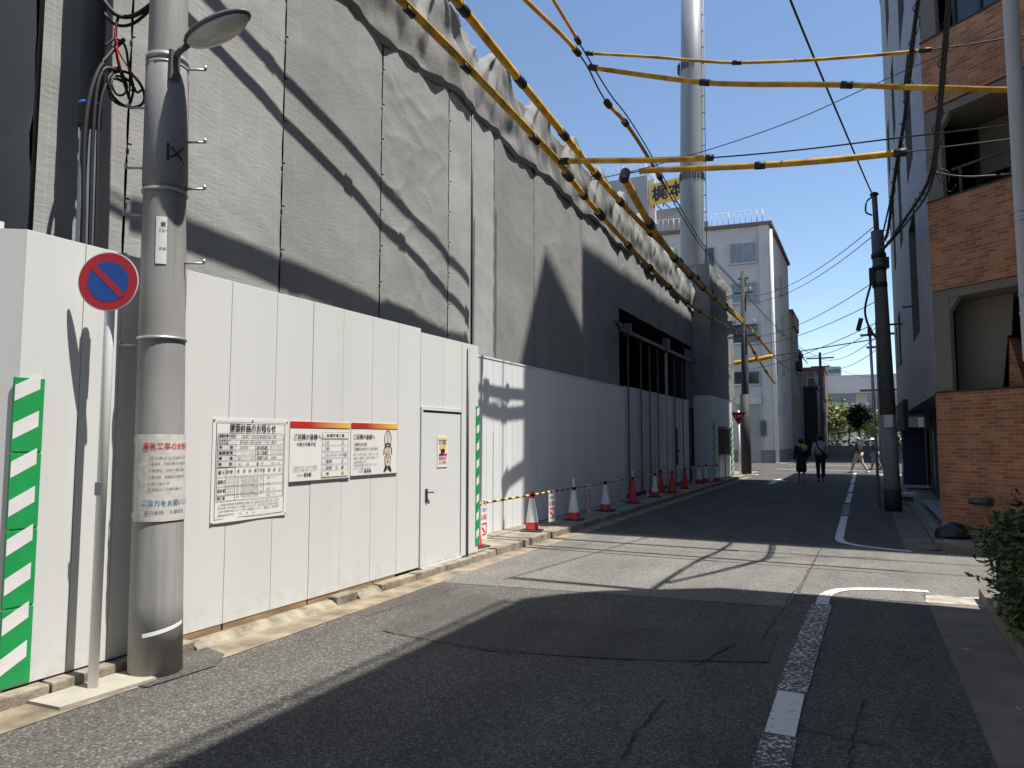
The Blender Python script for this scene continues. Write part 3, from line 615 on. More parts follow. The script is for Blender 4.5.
lettering([('東', .03, .27, .04, None, .01), ('三五八', .02, .23, .03, .06, .005), ('木場', .02, .10, .025, .06, 0)], M['ink'], npl, None, bend=pole_bend(2.86, R(58)))
lettering([('区', .0, .0, .15, None, .02)], M['ink'], up, None, name='painted_mark', bend=pole_bend(3.62, R(35), .012))
mb = MB()
for i in range(16):
    a0 = R(66)-i*R(6); zf = lambda k: .28+.055*(k/16)
    mb.quad(on_pole(a0, zf(i), .003), on_pole(a0-R(6), zf(i+1), .003), on_pole(a0-R(6), zf(i+1)+.028, .003), on_pole(a0, zf(i)+.028, .003))
mb.build('painted_line', M['whitepole'], up)
# poster wrapped round the pole
t = thing('pole_notice', 'crumpled electrical work notice wrapped round the concrete utility pole', 'notice', tuple(on_pole(R(60), 1.06)))
mb = MB(); n, k = 34, 14; A0, A1 = R(100), R(-80); g = {}
for i in range(n+1):
    for j in range(k+1):
        a = A0+(A1-A0)*i/n; z = 1.06+.60*j/k
        d = .006+.003*abs(noise.noise(Vector((i*.45, j*.5, 3))))+(.012*abs(noise.noise(Vector((1, j*.8, 5)))) if i < 4 else 0)
        g[i, j] = mb.b.verts.new(on_pole(a, z, d))
for i in range(n):
    for j in range(k): mb.b.faces.new((g[i, j], g[i+1, j], g[i+1, j+1], g[i, j+1])).smooth = True
mb.build('sheet', M['paper2'], t)
bp_ = pole_bend(1.06, R(74), .0095)
lettering([('電気工事のお知らせ', .0, .50,   .050, .42, .006)], M['inkred'], t, None, bend=bp_)
lettering([('ご協力をお願いします', .0, .11, .046, .42, .004)], M['inkblue'], t, None, bend=bp_)
lettering([('停電のお願いについて工事を行います', .04, .43, .022, .30, 0), ('工事日時　午前九時より午後五時', .04, .39, .022, .30, 0), ('作業場所　付近一帯の電柱', .04, .345, .020, .28, 0), ('工事内容　配電線の張替作業', .04, .30, .020, .28, 0), ('お問い合わせ', .04, .255, .020, .14, 0), ('事故防止に万全を期して', .04, .215, .020, .25, 0), ('電力会社　工事担当', .02, .055, .026, .30, .004)], M['inkgrey'], t, None, bend=bp_)
mb = MB()
for z in (1.08, 1.60):
    mb.tube([pc(z), pc(z+.045)], [pr(z)+.004]*2, 28, caps=False)
mb.build('tape', M['clip'], t)

# street lamp on the pole
t = thing('street_lamp', 'street lamp with a clouded lens leaning out from the concrete utility pole', 'street lamp', tuple(on_pole(R(15), 4.36)))
rot = Matrix.Rotation(R(8), 3, 'Z') @ Matrix.Rotation(R(-14), 3, 'Y')
b0 = on_pole(R(20), 4.38, 0); hc = b0 + rot @ Vector((.40, 0, .06))
mb = MB(); mb.tube([b0, b0+Vector((.06, 0, .04)), hc-rot @ Vector((.26, 0, .01))], .022, 10); mb.obox(b0+Vector((0, 0, -.06)), (.04, .08, .22)); mb.build('bracket', M['lampgrey'], t)
hs = MB(); hs.sphere(hc, 1, (.285, .115, .066), 20, 12, rot)
for q in hs.b.verts:
    l = rot.inverted() @ (q.co-hc)
    if l.z < 0: l.z *= .25
    q.co = hc + rot @ l
hs.build('housing', M['lampgrey'], t)
hs = MB(); hs.sphere(hc-rot @ Vector((0, 0, .012)), 1, (.262, .103, .080), 20, 12, rot)
for q in hs.b.verts:
    l = rot.inverted() @ (q.co-hc)
    if l.z > -.015: l.z = -.015
    q.co = hc + rot @ l
hs.build('lens', M['lens'], t)
mb = MB(); mb.tube([pc(4.38), pc(4.42)], [pr(4.4)+.012]*2, 28); mb.build('strap', M['steel'], t)

# ================================================================== SHEETED SCAFFOLD
sf = thing('sheeted_building', 'building under construction wrapped in grey scaffold sheets behind the white hoarding', 'building', (-6, 2.9, 0))
mb = MB(); mb.box(-18, -5.48, 3.0, 9.05, .1, 7.7); mb.box(-18, -5.95, 9.05, 17.9, .1, 7.7); mb.box(-18, -8.2, 17.9, 25.8, .1, 7.7); mb.box(-8.2, -5.95, 17.9, 25.8, 5.35, 7.7); mb.box(-18, -5.95, 25.8, 27.0, .1, 7.6); mb.box(-18, -5.25, 27.1, 32.0, .1, 8.0)
mb.build('core', M['core'], sf)
def fold(y, z, seed, amp):
    a = noise.noise(Vector((y*1.3+z*.25, z*2.6, seed)))
    b = noise.noise(Vector((y*.7, z*1.1-y*.5, seed+9)))
    c = 1-abs(noise.noise(Vector((y*1.1+z*.9, z*1.6, seed+4))))
    d = 1-abs(noise.noise(Vector((y*.8-z*1.7, z*.9+y*1.2, seed+14))))          # thin creases running down and across
    e = 1-abs(noise.noise(Vector((y*2.2+z*.4, z*3.1, seed+21))))
    return amp*(a*.6+b*1.6+(c**7)*.9+(d**12)*.9+(e**9)*.5)
def drape(name, X, y0, y1, z0, z1, m, seed=0, amp=.012, parent=sf, tie=0, ny=None, nz=None):
    ny = ny or max(10, int((y1-y0)*26)); nz = nz or max(10, int((z1-z0)*24)); mb = MB(); g = {}
    for i in range(ny+1):
        for j in range(nz+1):
            u, v = i/ny, j/nz; y = y0+(y1-y0)*u; z = z0+(z1-z0)*v
            e = min(u, 1-u)*(y1-y0)
            sc_ = (abs(math.sin(v*(z1-z0)/.45*PI))**.6)*.02*math.exp(-e/.10)
            pull = .02*math.exp(-((1-v)*(z1-z0))/.5)*math.sin((u*3+v*1.2)*9)*math.exp(-e/.6)
            x = X+fold(y, z, seed, amp)*min(1, e/.15+.25)+.006*math.sin(PI*u)-sc_*.25+pull*.6
            yy = y+(sc_ if u < .5 else -sc_)*.5*min(1, (1 if e < .2 else 0))
            g[i, j] = mb.b.verts.new((x, yy, z))
    for i in range(ny):
        for j in range(nz): mb.b.faces.new((g[i, j], g[i+1, j], g[i+1, j+1], g[i, j+1])).smooth = True
    return mb.build(name, m, parent)
XA, XB = -5.25, -5.70
secs = [(2.89, 3.62), (3.62, 5.32), (5.32, 6.98), (6.98, 8.58), (8.58, 9.20)]
for i, (a, b) in enumerate(secs): drape('sheet', XA, a+.002, b-.002, 2.6, 7.85, (M['fabricC'], M['fabricC'], M['fabric'], M['fabric'], M['fabricC'])[i], i*3.1, .0035 if i != 3 else .011)
secs = [(9.20, 10.85), (10.85, 12.55), (12.55, 15.2), (15.2, 17.98)]
for i, (a, b) in enumerate(secs): drape('sheet', XB, a+.002, b-.002, 2.6, 7.6, (M['fabricC'], M['fabricB'], M['fabricB'], M['fabric'])[i], 20+i*2.3, .004)
for (a, b) in ((17.98, 22.4), (22.4, 27.0)): drape('sheet', XB, a+.002, b-.002, 5.12, 7.6, M['fabric'], a, .010)
drape('sheet', XB, 25.75, 27.0, 2.8, 4.94, M['fabricB'], 50, .02)
drape('sheet', -5.0, 27.05, 32.3, 3.3, 8.3, M['fabricB'], 60, .022)
mb = MB()                                          # side sheets that face the camera end
def side(y, x0, x1, z0, z1, seed):
    n, k = 16, 40; g = {}
    for i in range(n+1):
        for j in range(k+1):
            x = x0+(x1-x0)*i/n; z = z0+(z1-z0)*j/k; g[i, j] = mb.b.verts.new((x, y+fold(x, z, seed, .018), z))
    for i in range(n):
        for j in range(k): mb.b.faces.new((g[i, j], g[i+1, j], g[i+1, j+1], g[i, j+1])).smooth = True
side(27.03, -7.5, -5.0, 3.3, 8.3, 3); mb.build('side_sheet', M['fabricB'], sf); mb = MB(); side(2.88, -12, XA, 2.6, 8.6, 6); mb.build('side_sheet', M['fabricB'], sf)
mb = MB(); mb.box(-8, -5.02, 27.06, 32.25, 8.28, 8.31); mb.build('top_sheet', M['fabric'], sf)
mb = MB()
for yy, X in ((3.62, XA), (5.32, XA), (6.98, XA), (8.58, XA)):
    z = 3.1
    while z < 7.6: mb.obox((X+.022, yy+random.uniform(-.01, .01), z), (.016, .028, .011)); z += .45
mb.build('tie', M['cuff'], sf)
mb = MB(); mb.tube([(XA+.03, 9.21, 2.7), (XA+.03, 9.21, 7.2)], .018); mb.build('standard', M['darkmetal'], sf); mb = MB(); mb.tube([(XA+.03, 2.90, 2.7), (XA+.03, 2.90, 9)], .016); mb.build('standard', M['darkmetal'], sf)
# tarpaulin hung over the top lift
def cap(y0, y1, X, zlow, ztop, seed, step=1.8, ph=0.0):
    ny = int((y1-y0)*34); nz = 60; mb = MB(); g = {}
    def ridge(t): return 1-abs(((t) % 2)-1)                       # sharp pleats
    for i in range(ny+1):
        y = y0+(y1-y0)*i/ny; q = (y+ph)/step; k = math.floor(q); s = (q-k)*step
        near = min(s, step-s); sgn = 1 if s < step/2 else -1; hsh = math.sin((k+(0 if s < step/2 else 1))*12.9+seed)*.5+.5
        w = near/(step/2)
        zt = ztop(y)+.10*hsh-(.34+.18*hsh)*math.sin(min(1, w*1.1)*PI/2)**1.3
        zl = zlow(y)+.06*math.sin(y*2.1+seed)+.03*math.sin(y*5.3)
        for j in range(nz+1):
            v = j/nz; z = zl+(zt-zl)*v
            dz = ztop(y)+.10-z; r_ = math.hypot(near, dz); th = math.atan2(near, dz+.03)
            pl = ridge(th*5.2+seed+hsh*3+.35*noise.noise(Vector((y*1.5, z*1.5, seed))))
            fade = min(1, r_/.35)*math.exp(-r_/1.6)
            swag = math.sin((dz-.25*(1-w)**2)*9+2*noise.noise(Vector((y, z, 2))))*math.sin(PI*min(1, w))*.022
            big = noise.noise(Vector((y*1.1, z*1.3, seed+5)))*.05+noise.noise(Vector((y*4+z*3, z*2.2-y, seed+8)))*.018
            x = X+.06+.115*(pl-.45)*fade+swag+big+.05*(1-w)*math.exp(-dz/.3)+.05*math.sin(v*PI)
            if v > .98: x -= .12
            if v < .04: x -= .04
            g[i, j] = mb.b.verts.new((x, y, z))
    for i in range(ny):
        for j in range(nz): mb.b.faces.new((g[i, j], g[i+1, j], g[i+1, j+1], g[i, j+1])).smooth = True
    back = [mb.b.verts.new((X-1.0, y0+(y1-y0)*i/ny, ztop(y0)-1.0)) for i in range(ny+1)]
    for i in range(ny): mb.b.faces.new((g[i, nz], g[i+1, nz], back[i+1], back[i])).smooth = True
    return mb.build('tarpaulin', M['cap'], sf, recalc=False)
cap(2.9, 9.22, XA, lambda y: 6.64 if y > 6 else 6.9, lambda y: 8.05, 2, 1.72, .45)
cap(9.12, 27.0, XB, lambda y: 7.05-.03*(y-9.2) if y < 20 else 6.72-.03*(y-20), lambda y: 8.55-.025*(y-9.2)-(.2 if y > 24 else 0), 5, 1.85, .2)
# opening above the vehicle gate
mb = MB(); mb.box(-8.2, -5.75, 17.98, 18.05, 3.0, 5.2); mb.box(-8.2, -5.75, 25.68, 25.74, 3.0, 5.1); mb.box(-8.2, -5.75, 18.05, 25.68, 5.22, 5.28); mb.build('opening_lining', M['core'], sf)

# far hoarding, gate and return
f2 = thing('hoarding', 'grey-white ribbed hoarding behind the row of cones, ending at the vehicle gate', 'fence', (-5.55, 8.62, .1))
y = 8.62
while y < 17.9:
    mb = MB(); w = .24
    mb.box(-5.58, -5.55, y+.001, min(y+w-.001, 18.0), .10, 2.97, .003); mb.box(-5.551, -5.546, y+.012, y+.03, .11, 2.96)
    mb.build('panel', M['panel2'], f2); y += w
mb = MB(); mb.box(-5.60, -5.54, 8.64, 18.0, 2.972, 3.0); mb.build('top_rail', M['panel2'], f2)
gt = thing('vehicle_gate', 'folding site gate of pale panels between tall dark steel posts under the sheet opening', 'gate', (-5.52, 18.1, .1))
for i, yy in enumerate((18.1, 19.3, 20.2, 21.1, 22.1, 23.25, 24.4, 25.6)):
    w = .07 if i == 4 else .035
    mb = MB(); mb.box(-5.52, -5.52+w, yy-w/2, yy+w/2, .12, 4.45); mb.build('post', M['steel'] if i == 4 else M['gatepost'], gt)
for i, (a, b) in enumerate(zip((18.15, 19.33, 20.23, 21.13, 22.14, 23.28, 24.43), (19.27, 20.17, 21.07, 22.06, 23.22, 24.37, 25.57))):
    mb = MB(); ang = R(8)*(1 if i % 2 else -1); mb.obox((-5.60, (a+b)/2, 1.62), (.03, b-a-.01, 2.85), Matrix.Rotation(ang*.4, 3, 'Z'), .006); mb.build('panel', M['panel'] if i in (0, 1, 2) else M['panel2'], gt)
mb = MB(); mb.box(-5.53, -5.42, 17.3, 25.9, 4.40, 4.50); mb.box(-5.55, -5.38, 21.95, 22.25, 4.38, 4.80); mb.box(-5.56, -5.38, 17.9, 18.05, 4.38, 4.68); mb.tube([(-5.46, 17.3, 4.53), (-5.46, 16.9, 4.56)], .07, 12); mb.tube([(-5.46, 25.9, 4.53), (-5.46, 26.1, 4.5)], .10, 12); mb.build('beam', M['gatepost'], gt)
mb = MB(); mb.box(-5.5, -5.45, 23.3, 23.36, .8, 2.0); mb.box(-5.46, -5.40, 23.2, 23.45, 1.25, 1.30); mb.build('latch', M['darkmetal'], gt)
f3 = thing('hoarding', 'pale hoarding return with a dark mesh gate at the street corner beyond the cones', 'fence', (-4.97, 26.9, .1))
mb = MB(); mb.box(-5.66, -4.97, 26.86, 26.89, .1, 3.28); mb.build('return_panel', M['panel'], f3)
mb = MB(); mb.box(-5.02, -4.99, 26.9, 28.0, .1, 3.28); mb.build('panel', M['panel2'], f3)
mb = MB(); mb.box(-5.02, -4.99, 28.0, 31.4, 2.15, 3.28)
for k in range(14): mb.box(-4.99, -4.98, 28.05+k*.24, 28.10+k*.24, 2.17, 3.26)
mb.build('panel', M['panel2'], f3)
mb = MB(); mb.box(-5.02, -4.99, 31.0, 31.4, .1, 2.14); mb.build('panel', M['panel2'], f3)
g2_ = MB(); g2_.box(-5.03, -4.98, 28.05, 28.10, .1, 2.12); g2_.box(-5.03, -4.98, 30.9, 30.95, .1, 2.12); g2_.box(-5.03, -4.98, 29.45, 29.52, .1, 2.12); g2_.box(-5.03, -4.98, 28.1, 30.9, 2.06, 2.12); g2_.box(-5.03, -4.98, 28.1, 30.9, 1.02, 1.07)
g2_.build('gate_frame', M['gatepost'], f3)
mb = MB(); mb.box(-5.02, -5.0, 28.1, 30.9, 1.07, 2.06); mb.build('mesh_leaf', M['core'], f3)
mb = MB(); mb.box(-5.02, -5.0, 28.1, 30.9, .14, 1.02); mb.build('lower_leaf', M['panel2'], f3)
guard(27.0, 27.42, -4.97, .15, 2.35, 'green and white striped guard on the shaded corner past the last cone', n=4)
guard(31.05, 31.4, -4.97, .15, 2.35, 'dim green and white striped guard beside the red triangular sign', n=4)

# pole behind the near hoarding with its cable coils
t = thing('cable_pole', 'thin grey steel pole with hanging cables behind the hoarding, left of the concrete pole', 'pole', (-4.98, 3.18, .1))
mb = MB(); mb.tube([(-4.98, 3.18, .1), (-5.0, 3.15, 3.9)], .065, 16); mb.tube([(-5.0, 3.15, 3.9), (-5.01, 3.12, 9.5)], .078, 16); mb.build('shaft', M['bluepole'], t)
mb = MB(); mb.tube([(-5.0, 3.15, 4.05), (-5.0, 3.15, 4.075)], .081, 16); mb.build('blue_tape', M['inkblue'], t)
def cable_thing(name, label, cat, paths, m=None, group=None):
    mb = MB()
    for pts, r in paths: mb.tube(smooth(pts, 8), r, 8)
    return tag(mb.build(name, m or M['cable']), label, cat, group)
P_ = lambda dy, z, dx=0: (-4.88+dx, 3.06+dy, z)
cable_thing('cable_bundle', 'black cables hanging straight down beside the thin grey pole behind the hoarding', 'cable', [
    ([P_(.24, 4.62), P_(.16, 4.50), P_(.06, 4.30), P_(.00, 4.05), P_(-.02, 3.7), P_(.00, 3.2), P_(.01, 2.6)], .016),
    ([P_(.20, 4.36), P_(.10, 4.32), P_(.05, 4.12), P_(.04, 3.7), P_(.05, 3.2), P_(.06, 2.6)], .014),
    ([P_(.26, 4.30), P_(.14, 4.26), P_(.08, 4.0), P_(.085, 3.5), P_(.10, 2.6)], .012)])
def coil(cy_, cz, r1, r2, n, ph): return [(-4.88+.01*math.sin(i*1.3), cy_+r1*math.cos(ph+i*.45)*(1+.12*math.sin(i*.9)), cz+r2*math.sin(ph+i*.45)) for i in range(int(n*14))]
cable_thing('cable_coil', 'tangled coil of black cable hanging between the two poles at the left', 'cable', [
    (coil(3.30, 4.22, .10, .11, 1.3, .3), .009), (coil(3.34, 4.25, .14, .13, 1.1, 2.6), .011), (coil(3.27, 4.28, .07, .10, 1.2, 1.2), .008),
    ([(-4.88, 3.16, 4.50), (-4.86, 3.22, 4.58), (-4.86, 3.30, 4.56), (-4.86, 3.34, 4.40), (-4.86, 3.40, 4.26), (-4.88, 3.46, 4.30)], .009),
    ([(-4.86, 3.24, 4.78), (-4.86, 3.22, 4.66), (-4.87, 3.24, 4.50), (-4.87, 3.28, 4.36), (-4.87, 3.36, 4.18)], .011),
    ([(-4.98, 3.12, 4.98), (-4.9, 3.15, 4.84), (-4.85, 3.22, 4.76), (-4.80, 3.32, 4.80), (-4.70, 3.40, 4.92), (-4.60, 3.42, 5.0)], .017),
    ([(-4.98, 3.16, 4.84), (-4.88, 3.22, 4.70), (-4.82, 3.34, 4.76), (-4.66, 3.42, 4.94)], .012)])
cable_thing('orange_wire', 'thin red and orange wires at the top of the cable coil', 'wire', [([(-4.85, 3.20, 4.66), (-4.85, 3.24, 4.50), (-4.84, 3.32, 4.40), (-4.84, 3.40, 4.34)], .005), ([(-4.85, 3.22, 4.52), (-4.85, 3.25, 4.42), (-4.85, 3.27, 4.34)], .005)], M['conered'])

# ================================================================== CONES, BARS, HANGING SIGNS
def make_cone(loc, label, sleeve, top):
    t = thing('traffic_cone', label, 'traffic cone', loc, random.uniform(-.3, .3), 'traffic cones along the hoarding'); t.scale = (.88, .88, .88)
    mb = MB(); mb.box(-.19, .19, -.19, .19, 0, .028, .012); mb.build('base', M['conebase'], t, True)
    mb = MB(); mb.lathe([(.135, .028), (.128, .05), (.030, .69), (.022, .70)], n=24); mb.build('body', M['conered'], t, True)
    if sleeve:
        mb = MB(); n = 14
        pr_ = [(.118, .17), (.090, .36), (.055, .58), (.046, .64)]
        for (a, b) in zip(pr_[:-1], pr_[1:]):
            for i in range(n):
                a0, a1 = R(-150)+R(230)*i/n, R(-150)+R(230)*(i+1)/n
                mb.quad(*[(r_*math.cos(q), r_*math.sin(q), z_) for r_, z_, q in ((a[0], a[1], a0), (a[0], a[1], a1), (b[0], b[1], a1), (b[0], b[1], a0))])
        mb.build('white_sleeve', M['conewhite'], t, True)
    mb = MB()
    if top == 'light': mb.lathe([(.028, .66), (.030, .72), (.034, .74), (.026, .80), (.030, .82), (.022, .88), (.008, .89)], n=14); mb.build('warning_lamp', M['pipewhite'], t, True)
    elif top == 'red': mb.lathe([(.050, .62), (.054, .66), (.054, .69), (.040, .745), (.008, .76)], n=16); mb.build('top_cap', M['conered'], t, True)
    else: mb.lathe([(.040, .64), (.050, .66), (.050, .69), (.036, .72), (.01, .73)], n=14); mb.build('top_cap', M['cuff'], t, True)
    return t
cones = [((-5.02, 8.97, .1), 'red cone half hidden by the hoarding end beside the green guard', False, 'black'),
    ((-5.03, 10.96, .1), 'white-sleeved cone with a red cap, in the sun', True, 'red'),
    ((-5.00, 12.81, .1), 'white-sleeved cone with a pale lamp on top, first in the shade', True, 'light'),
    ((-5.02, 14.72, .1), 'white-sleeved cone with a black cap, second in the shade', True, 'black'),
    ((-5.05, 16.86, .1), 'plain red cone with a pale lamp on top before the vehicle gate', False, 'light'),
    ((-5.05, 18.89, .1), 'white-sleeved cone by the first gate post', True, 'black'),
    ((-5.37, 20.77, .1), 'plain red cone set back against the gate panels', False, 'black'),
    ((-4.98, 20.55, .1), 'plain red cone in front of the gate, nearest the kerb', False, 'black'),
    ((-5.08, 22.58, .1), 'plain red cone at the middle of the gate', False, 'black'),
    ((-5.20, 25.37, .1), 'white-sleeved cone just past the gate', True, 'black'),
    ((-5.15, 26.30, .1), 'small pale cone second from the green guard', True, 'black'),
    ((-4.85, 26.85, .1), 'white-sleeved cone standing against the green guard in the shade', True, 'light')]
ct = [make_cone(*c) for c in cones]
def bar(a, b, label):
    t = thing('cone_bar', label, 'barrier bar', tuple((a+b)/2), group='striped bars between the cones')
    m1, m2 = MB(), MB(); n = max(7, round((b-a).length/.13)) | 1
    for i in range(n):
        p, q = a.lerp(b, i/n), a.lerp(b, (i+1)/n); (m1 if i % 2 else m2).tube([p, q], .0165, 8)
    m1.build('yellow_band', M['inkyellow'], t); m2.build('black_band', M['cuff'], t)
    mb = MB()
    for p in (a, b): mb.tube([p-Vector((0, 0, .02)), p+Vector((0, 0, .02))], .05, 14)
    mb.build('ring', M['cuff'], t)
names = ['bar from the hidden cone to the sunlit cone', 'bar from the sunlit cone into the shade', 'bar between the two nearest shaded sleeved cones', 'bar reaching the red cone before the gate', 'bar ending at the first gate post cone', 'bar in front of the gate to the kerbside cone', 'bar across the middle of the gate', 'bar from the gate middle to past the gate', 'bar beside the last pale cones', 'bar ending at the green guard']
seq = [0, 1, 2, 3, 4, 5, 7, 8, 9, 10, 11]
for k, (i, j) in enumerate(zip(seq[:-1], seq[1:])):
    a, b = (Vector(cones[q][0])+Vector((0, 0, .60)) for q in (i, j)); bar(a, b, 'black and yellow striped '+names[k])
def hang(i, j, f, label, blue, w=.20, h=.50, turn=0):
    a, b = (Vector(cones[q][0])+Vector((0, 0, .60)) for q in (i, j)); c = a.lerp(b, f)
    t = thing('hanging_sign', label, 'hanging sign', tuple(c), R(turn), 'warning signs hung on the bars')
    mb = MB(); mb.box(.022, .026, -w/2, w/2, -h-.02, -.03); mb.build('plate', M['paper'], t, True)
    mb = MB()
    for s in (-1, 1): mb.tube([(0, s*w*.3, .0), (.024, s*w*.3, -.04)], .012, 6); mb.obox((0, s*w*.3, .005), (.05, .02, .05))
    mb.build('hook', M['pipewhite'], t, True)
    fr_ = world_of(t) @ Matrix(((0, 0, 1, .0265), (1, 0, 0, -w/2), (0, 1, 0, -h-.02), (0, 0, 0, 1)))
    lettering([('立入禁止', .01, .29, .085, w-.02, .02)], M['inkred'], t, fr_, lift=.0006)
    if blue: lettering([('ご協力', .02, .40, .06, w-.04, .015)], M['inkblue'], t, fr_, lift=.0006)
    else: lettering([('工事中', .02, .40, .06, w-.04, .015)], M['inkgrey'], t, fr_, lift=.0006)
    mb = MB(); L_ = lambda p, q, ww: mb.prism([fr_ @ Vector((x, y_, .0006)) for x, y_ in ((p[0]-ww[0], p[1]-ww[1]), (q[0]-ww[0], q[1]-ww[1]), (q[0]+ww[0], q[1]+ww[1]), (p[0]+ww[0], p[1]+ww[1]))], fr_.to_3x3() @ Vector((0, 0, .0008)))
    L_((.03, .225), (w-.02, .225), (0, .011)); L_((w-.03, .08), (w-.03, .214), (.011, 0)); L_((.05, .07), (w-.042, .07), (0, .010)); L_((.03, .18), (w-.06, .09), (.010, .010)); mb.build('red_arrow', M['inkred'], t)
hang(0, 1, .12, 'white hanging sign with blue and red writing beside the green guard', True)
hang(1, 2, .42, 'hanging sign with red writing at the edge of the sunlight', False, turn=-12)
hang(2, 3, .42, 'shaded hanging sign between the lamp-topped and the black-capped cones', False)
hang(3, 4, .42, 'shaded hanging sign just before the plain red cone with a lamp', False, turn=6)
hang(4, 5, .62, 'shaded hanging sign close to the first gate post', False)
hang(8, 9, .55, 'dim hanging sign before the last gate post', False)

# ================================================================== OVERHEAD CABLES
def cable(name, label, cat, pts, wr, sleeves=(), cuffs=(), mwire=None, group=None, sub=10, sm='yellow'):
    P = smooth(pts, sub); n = len(pts)-1
    def at(t_):
        x = max(0, min(n, t_))*sub; i = min(int(x), len(P)-2); return P[i].lerp(P[i+1], x-i)
    t = thing(name, label, cat, tuple(pts[0]), group=group)
    def seg(a, b):
        k = max(1, round((b-a)*sub)); return [at(a+(b-a)*i/k) for i in range(k+1)]
    if wr: mb = MB(); mb.tube(P, wr, 6); mb.build('wire', mwire or M['cable'], t)
    for (a, b, r, *off) in sleeves:
        a = round(a*sub)/sub; b = round(b*sub)/sub
        o = Vector(off[0]) if off else Vector()
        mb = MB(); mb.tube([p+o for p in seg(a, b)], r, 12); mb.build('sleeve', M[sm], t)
    for (c, r, L_) in cuffs:
        d = (at(c+.02)-at(c-.02)).normalized(); p = at(c); mb = MB(); mb.tube([p-d*L_/2, p+d*L_/2], r, 12); mb.build('cuff', M['cuff'], t)
    return t
GRP = 'yellow cable covers over the street'
E_ = [(-4.70, 3.45, 6.88), (-4.57, 4.9, 6.67), (-4.42, 6.5, 6.43), (-4.33, 7.4, 6.30), (-4.22, 8.6, 6.11), (-4.10, 10.0, 5.89), (-4.16, 12.07, 5.72), (-4.29, 15.94, 5.60), (-4.46, 20.97, 5.62), (-4.67, 27.15, 6.02), (-4.95, 35.4, 6.8)]
cable('covered_cable', 'lowest twin yellow covered cable running along the sheeted building', 'cable', E_, .014, [(.2, 5.2, .027), (.2, 5.2, .023, (.03, .01, .042)), (5.2, 7.0, .045), (7.0, 9.2, .05)], [(1.9, .045, .14), (3.05, .048, .14), (4.45, .055, .18), (5.2, .075, .2), (5.62, .07, .12), (6.0, .08, .25), (6.55, .07, .2), (7.0, .075, .2), (7.45, .07, .2), (7.9, .07, .2), (8.3, .07, .2), (8.7, .06, .2)], group=GRP)
F_ = [(-3.86, 3.45, 6.71), (-3.86, 5.3, 6.55), (-3.86, 6.5, 6.45), (-3.86, 8.55, 6.26), (-3.86, 9.9, 6.15), (-3.86, 11.28, 6.05), (-3.99, 14.09, 6.12), (-4.26, 20.12, 6.42), (-4.55, 26.56, 6.78), (-4.96, 35.4, 7.35)]
cable('covered_cable', 'thick orange yellow covered cable above the wavy top of the grey sheets', 'cable', F_, .02, [(.2, 8.9, .052)], [(1.2, .06, .16), (2.05, .06, .16), (2.75, .062, .2), (3.75, .064, .2), (4.85, .068, .22), (5.55, .07, .22), (6.2, .075, .25), (6.75, .085, .3), (7.2, .085, .3), (7.7, .085, .3), (8.2, .085, .3)], group=GRP)
G_ = [(-4.50, 3.45, 7.68), (-4.33, 4.93, 7.64), (-4.22, 5.8, 7.62), (-4.05, 7.07, 7.58), (-3.91, 8.1, 7.55), (-3.69, 9.8, 7.50), (-3.73, 11.14, 7.38), (-3.86, 13.72, 7.62), (-4.25, 21.59, 7.56), (-4.75, 31.54, 8.42), (-4.95, 35.4, 9.0)]
cable('covered_cable', 'yellow covered cable that turns into thin black wires where the crossing covers start', 'cable', G_, .014, [(.2, 4.9, .032), (6.2, 7.4, .036)], [(1.2, .04, .12), (4.95, .05, .16), (6.1, .06, .18), (6.7, .06, .18), (7.3, .06, .2)], group=GRP)
G2 = [(-3.43, 3.45, 7.83), (-3.45, 5.5, 7.64), (-3.45, 7.75, 7.43), (-3.455, 9.2, 7.30), (-3.45, 10.5, 7.16), (-3.56, 12.8, 7.30), (-4.06, 20.9, 7.42), (-4.74, 32.0, 8.45), (-4.95, 35.4, 8.8)]
cable('covered_cable', 'thin yellow covered cable beside the black wires high over the sheets', 'cable', G2, .012, [(.2, 2.9, .022)], [(2.95, .04, .12)], group=GRP)
H_ = [(-3.35, 11.0, 5.97), (-3.45, 11.5, 5.96), (-3.75, 14.46, 5.95), (-4.03, 19.02, 6.03), (-4.4, 25.69, 6.49), (-4.96, 35.5, 7.2)]
cable('covered_cable', 'yellow covered cable falling from the crossing cover towards the far dark pole', 'cable', H_, .02, [(.3, 4.8, .066)], [(.45, .085, .25), (1.8, .09, .3), (2.55, .09, .3), (3.0, .09, .3), (3.4, .09, .3), (3.8, .09, .3), (4.2, .09, .3)], group=GRP)
A_ = [(-3.65, 9.95, 7.58), (-2.63, 9.95, 7.27), (-1.91, 9.95, 7.03), (-1.40, 9.95, 6.88), (-.58, 9.95, 6.71), (.02, 9.95, 6.61), (.48, 9.95, 6.54), (.87, 9.95, 6.49), (1.29, 9.95, 6.45), (1.70, 9.95, 6.43), (2.8, 9.95, 6.38)]
cable('covered_cable', 'topmost thin yellow cover crossing the sky to the brick building', 'cable', A_, .009, [(.12, 6.9, .021)], [(.12, .035, .12), (3.0, .032, .12), (7.0, .03, .14)], group=GRP)
B_ = [(-3.66, 10.2, 7.48), (-2.70, 10.2, 7.11), (-1.89, 10.2, 6.82), (-1.26, 10.2, 6.65), (-.74, 10.2, 6.53), (-.03, 10.2, 6.36), (.59, 10.2, 6.19), (1.14, 10.2, 6.05), (1.71, 10.2, 5.90), (2.8, 10.2, 5.65)]
cable('covered_cable', 'thick yellow cover crossing second from the top to the white drainpipe', 'cable', B_, .012, [(.08, 8.97, .037)], [(.1, .05, .14), (2.0, .048, .14), (5.0, .05, .15)], group=GRP)
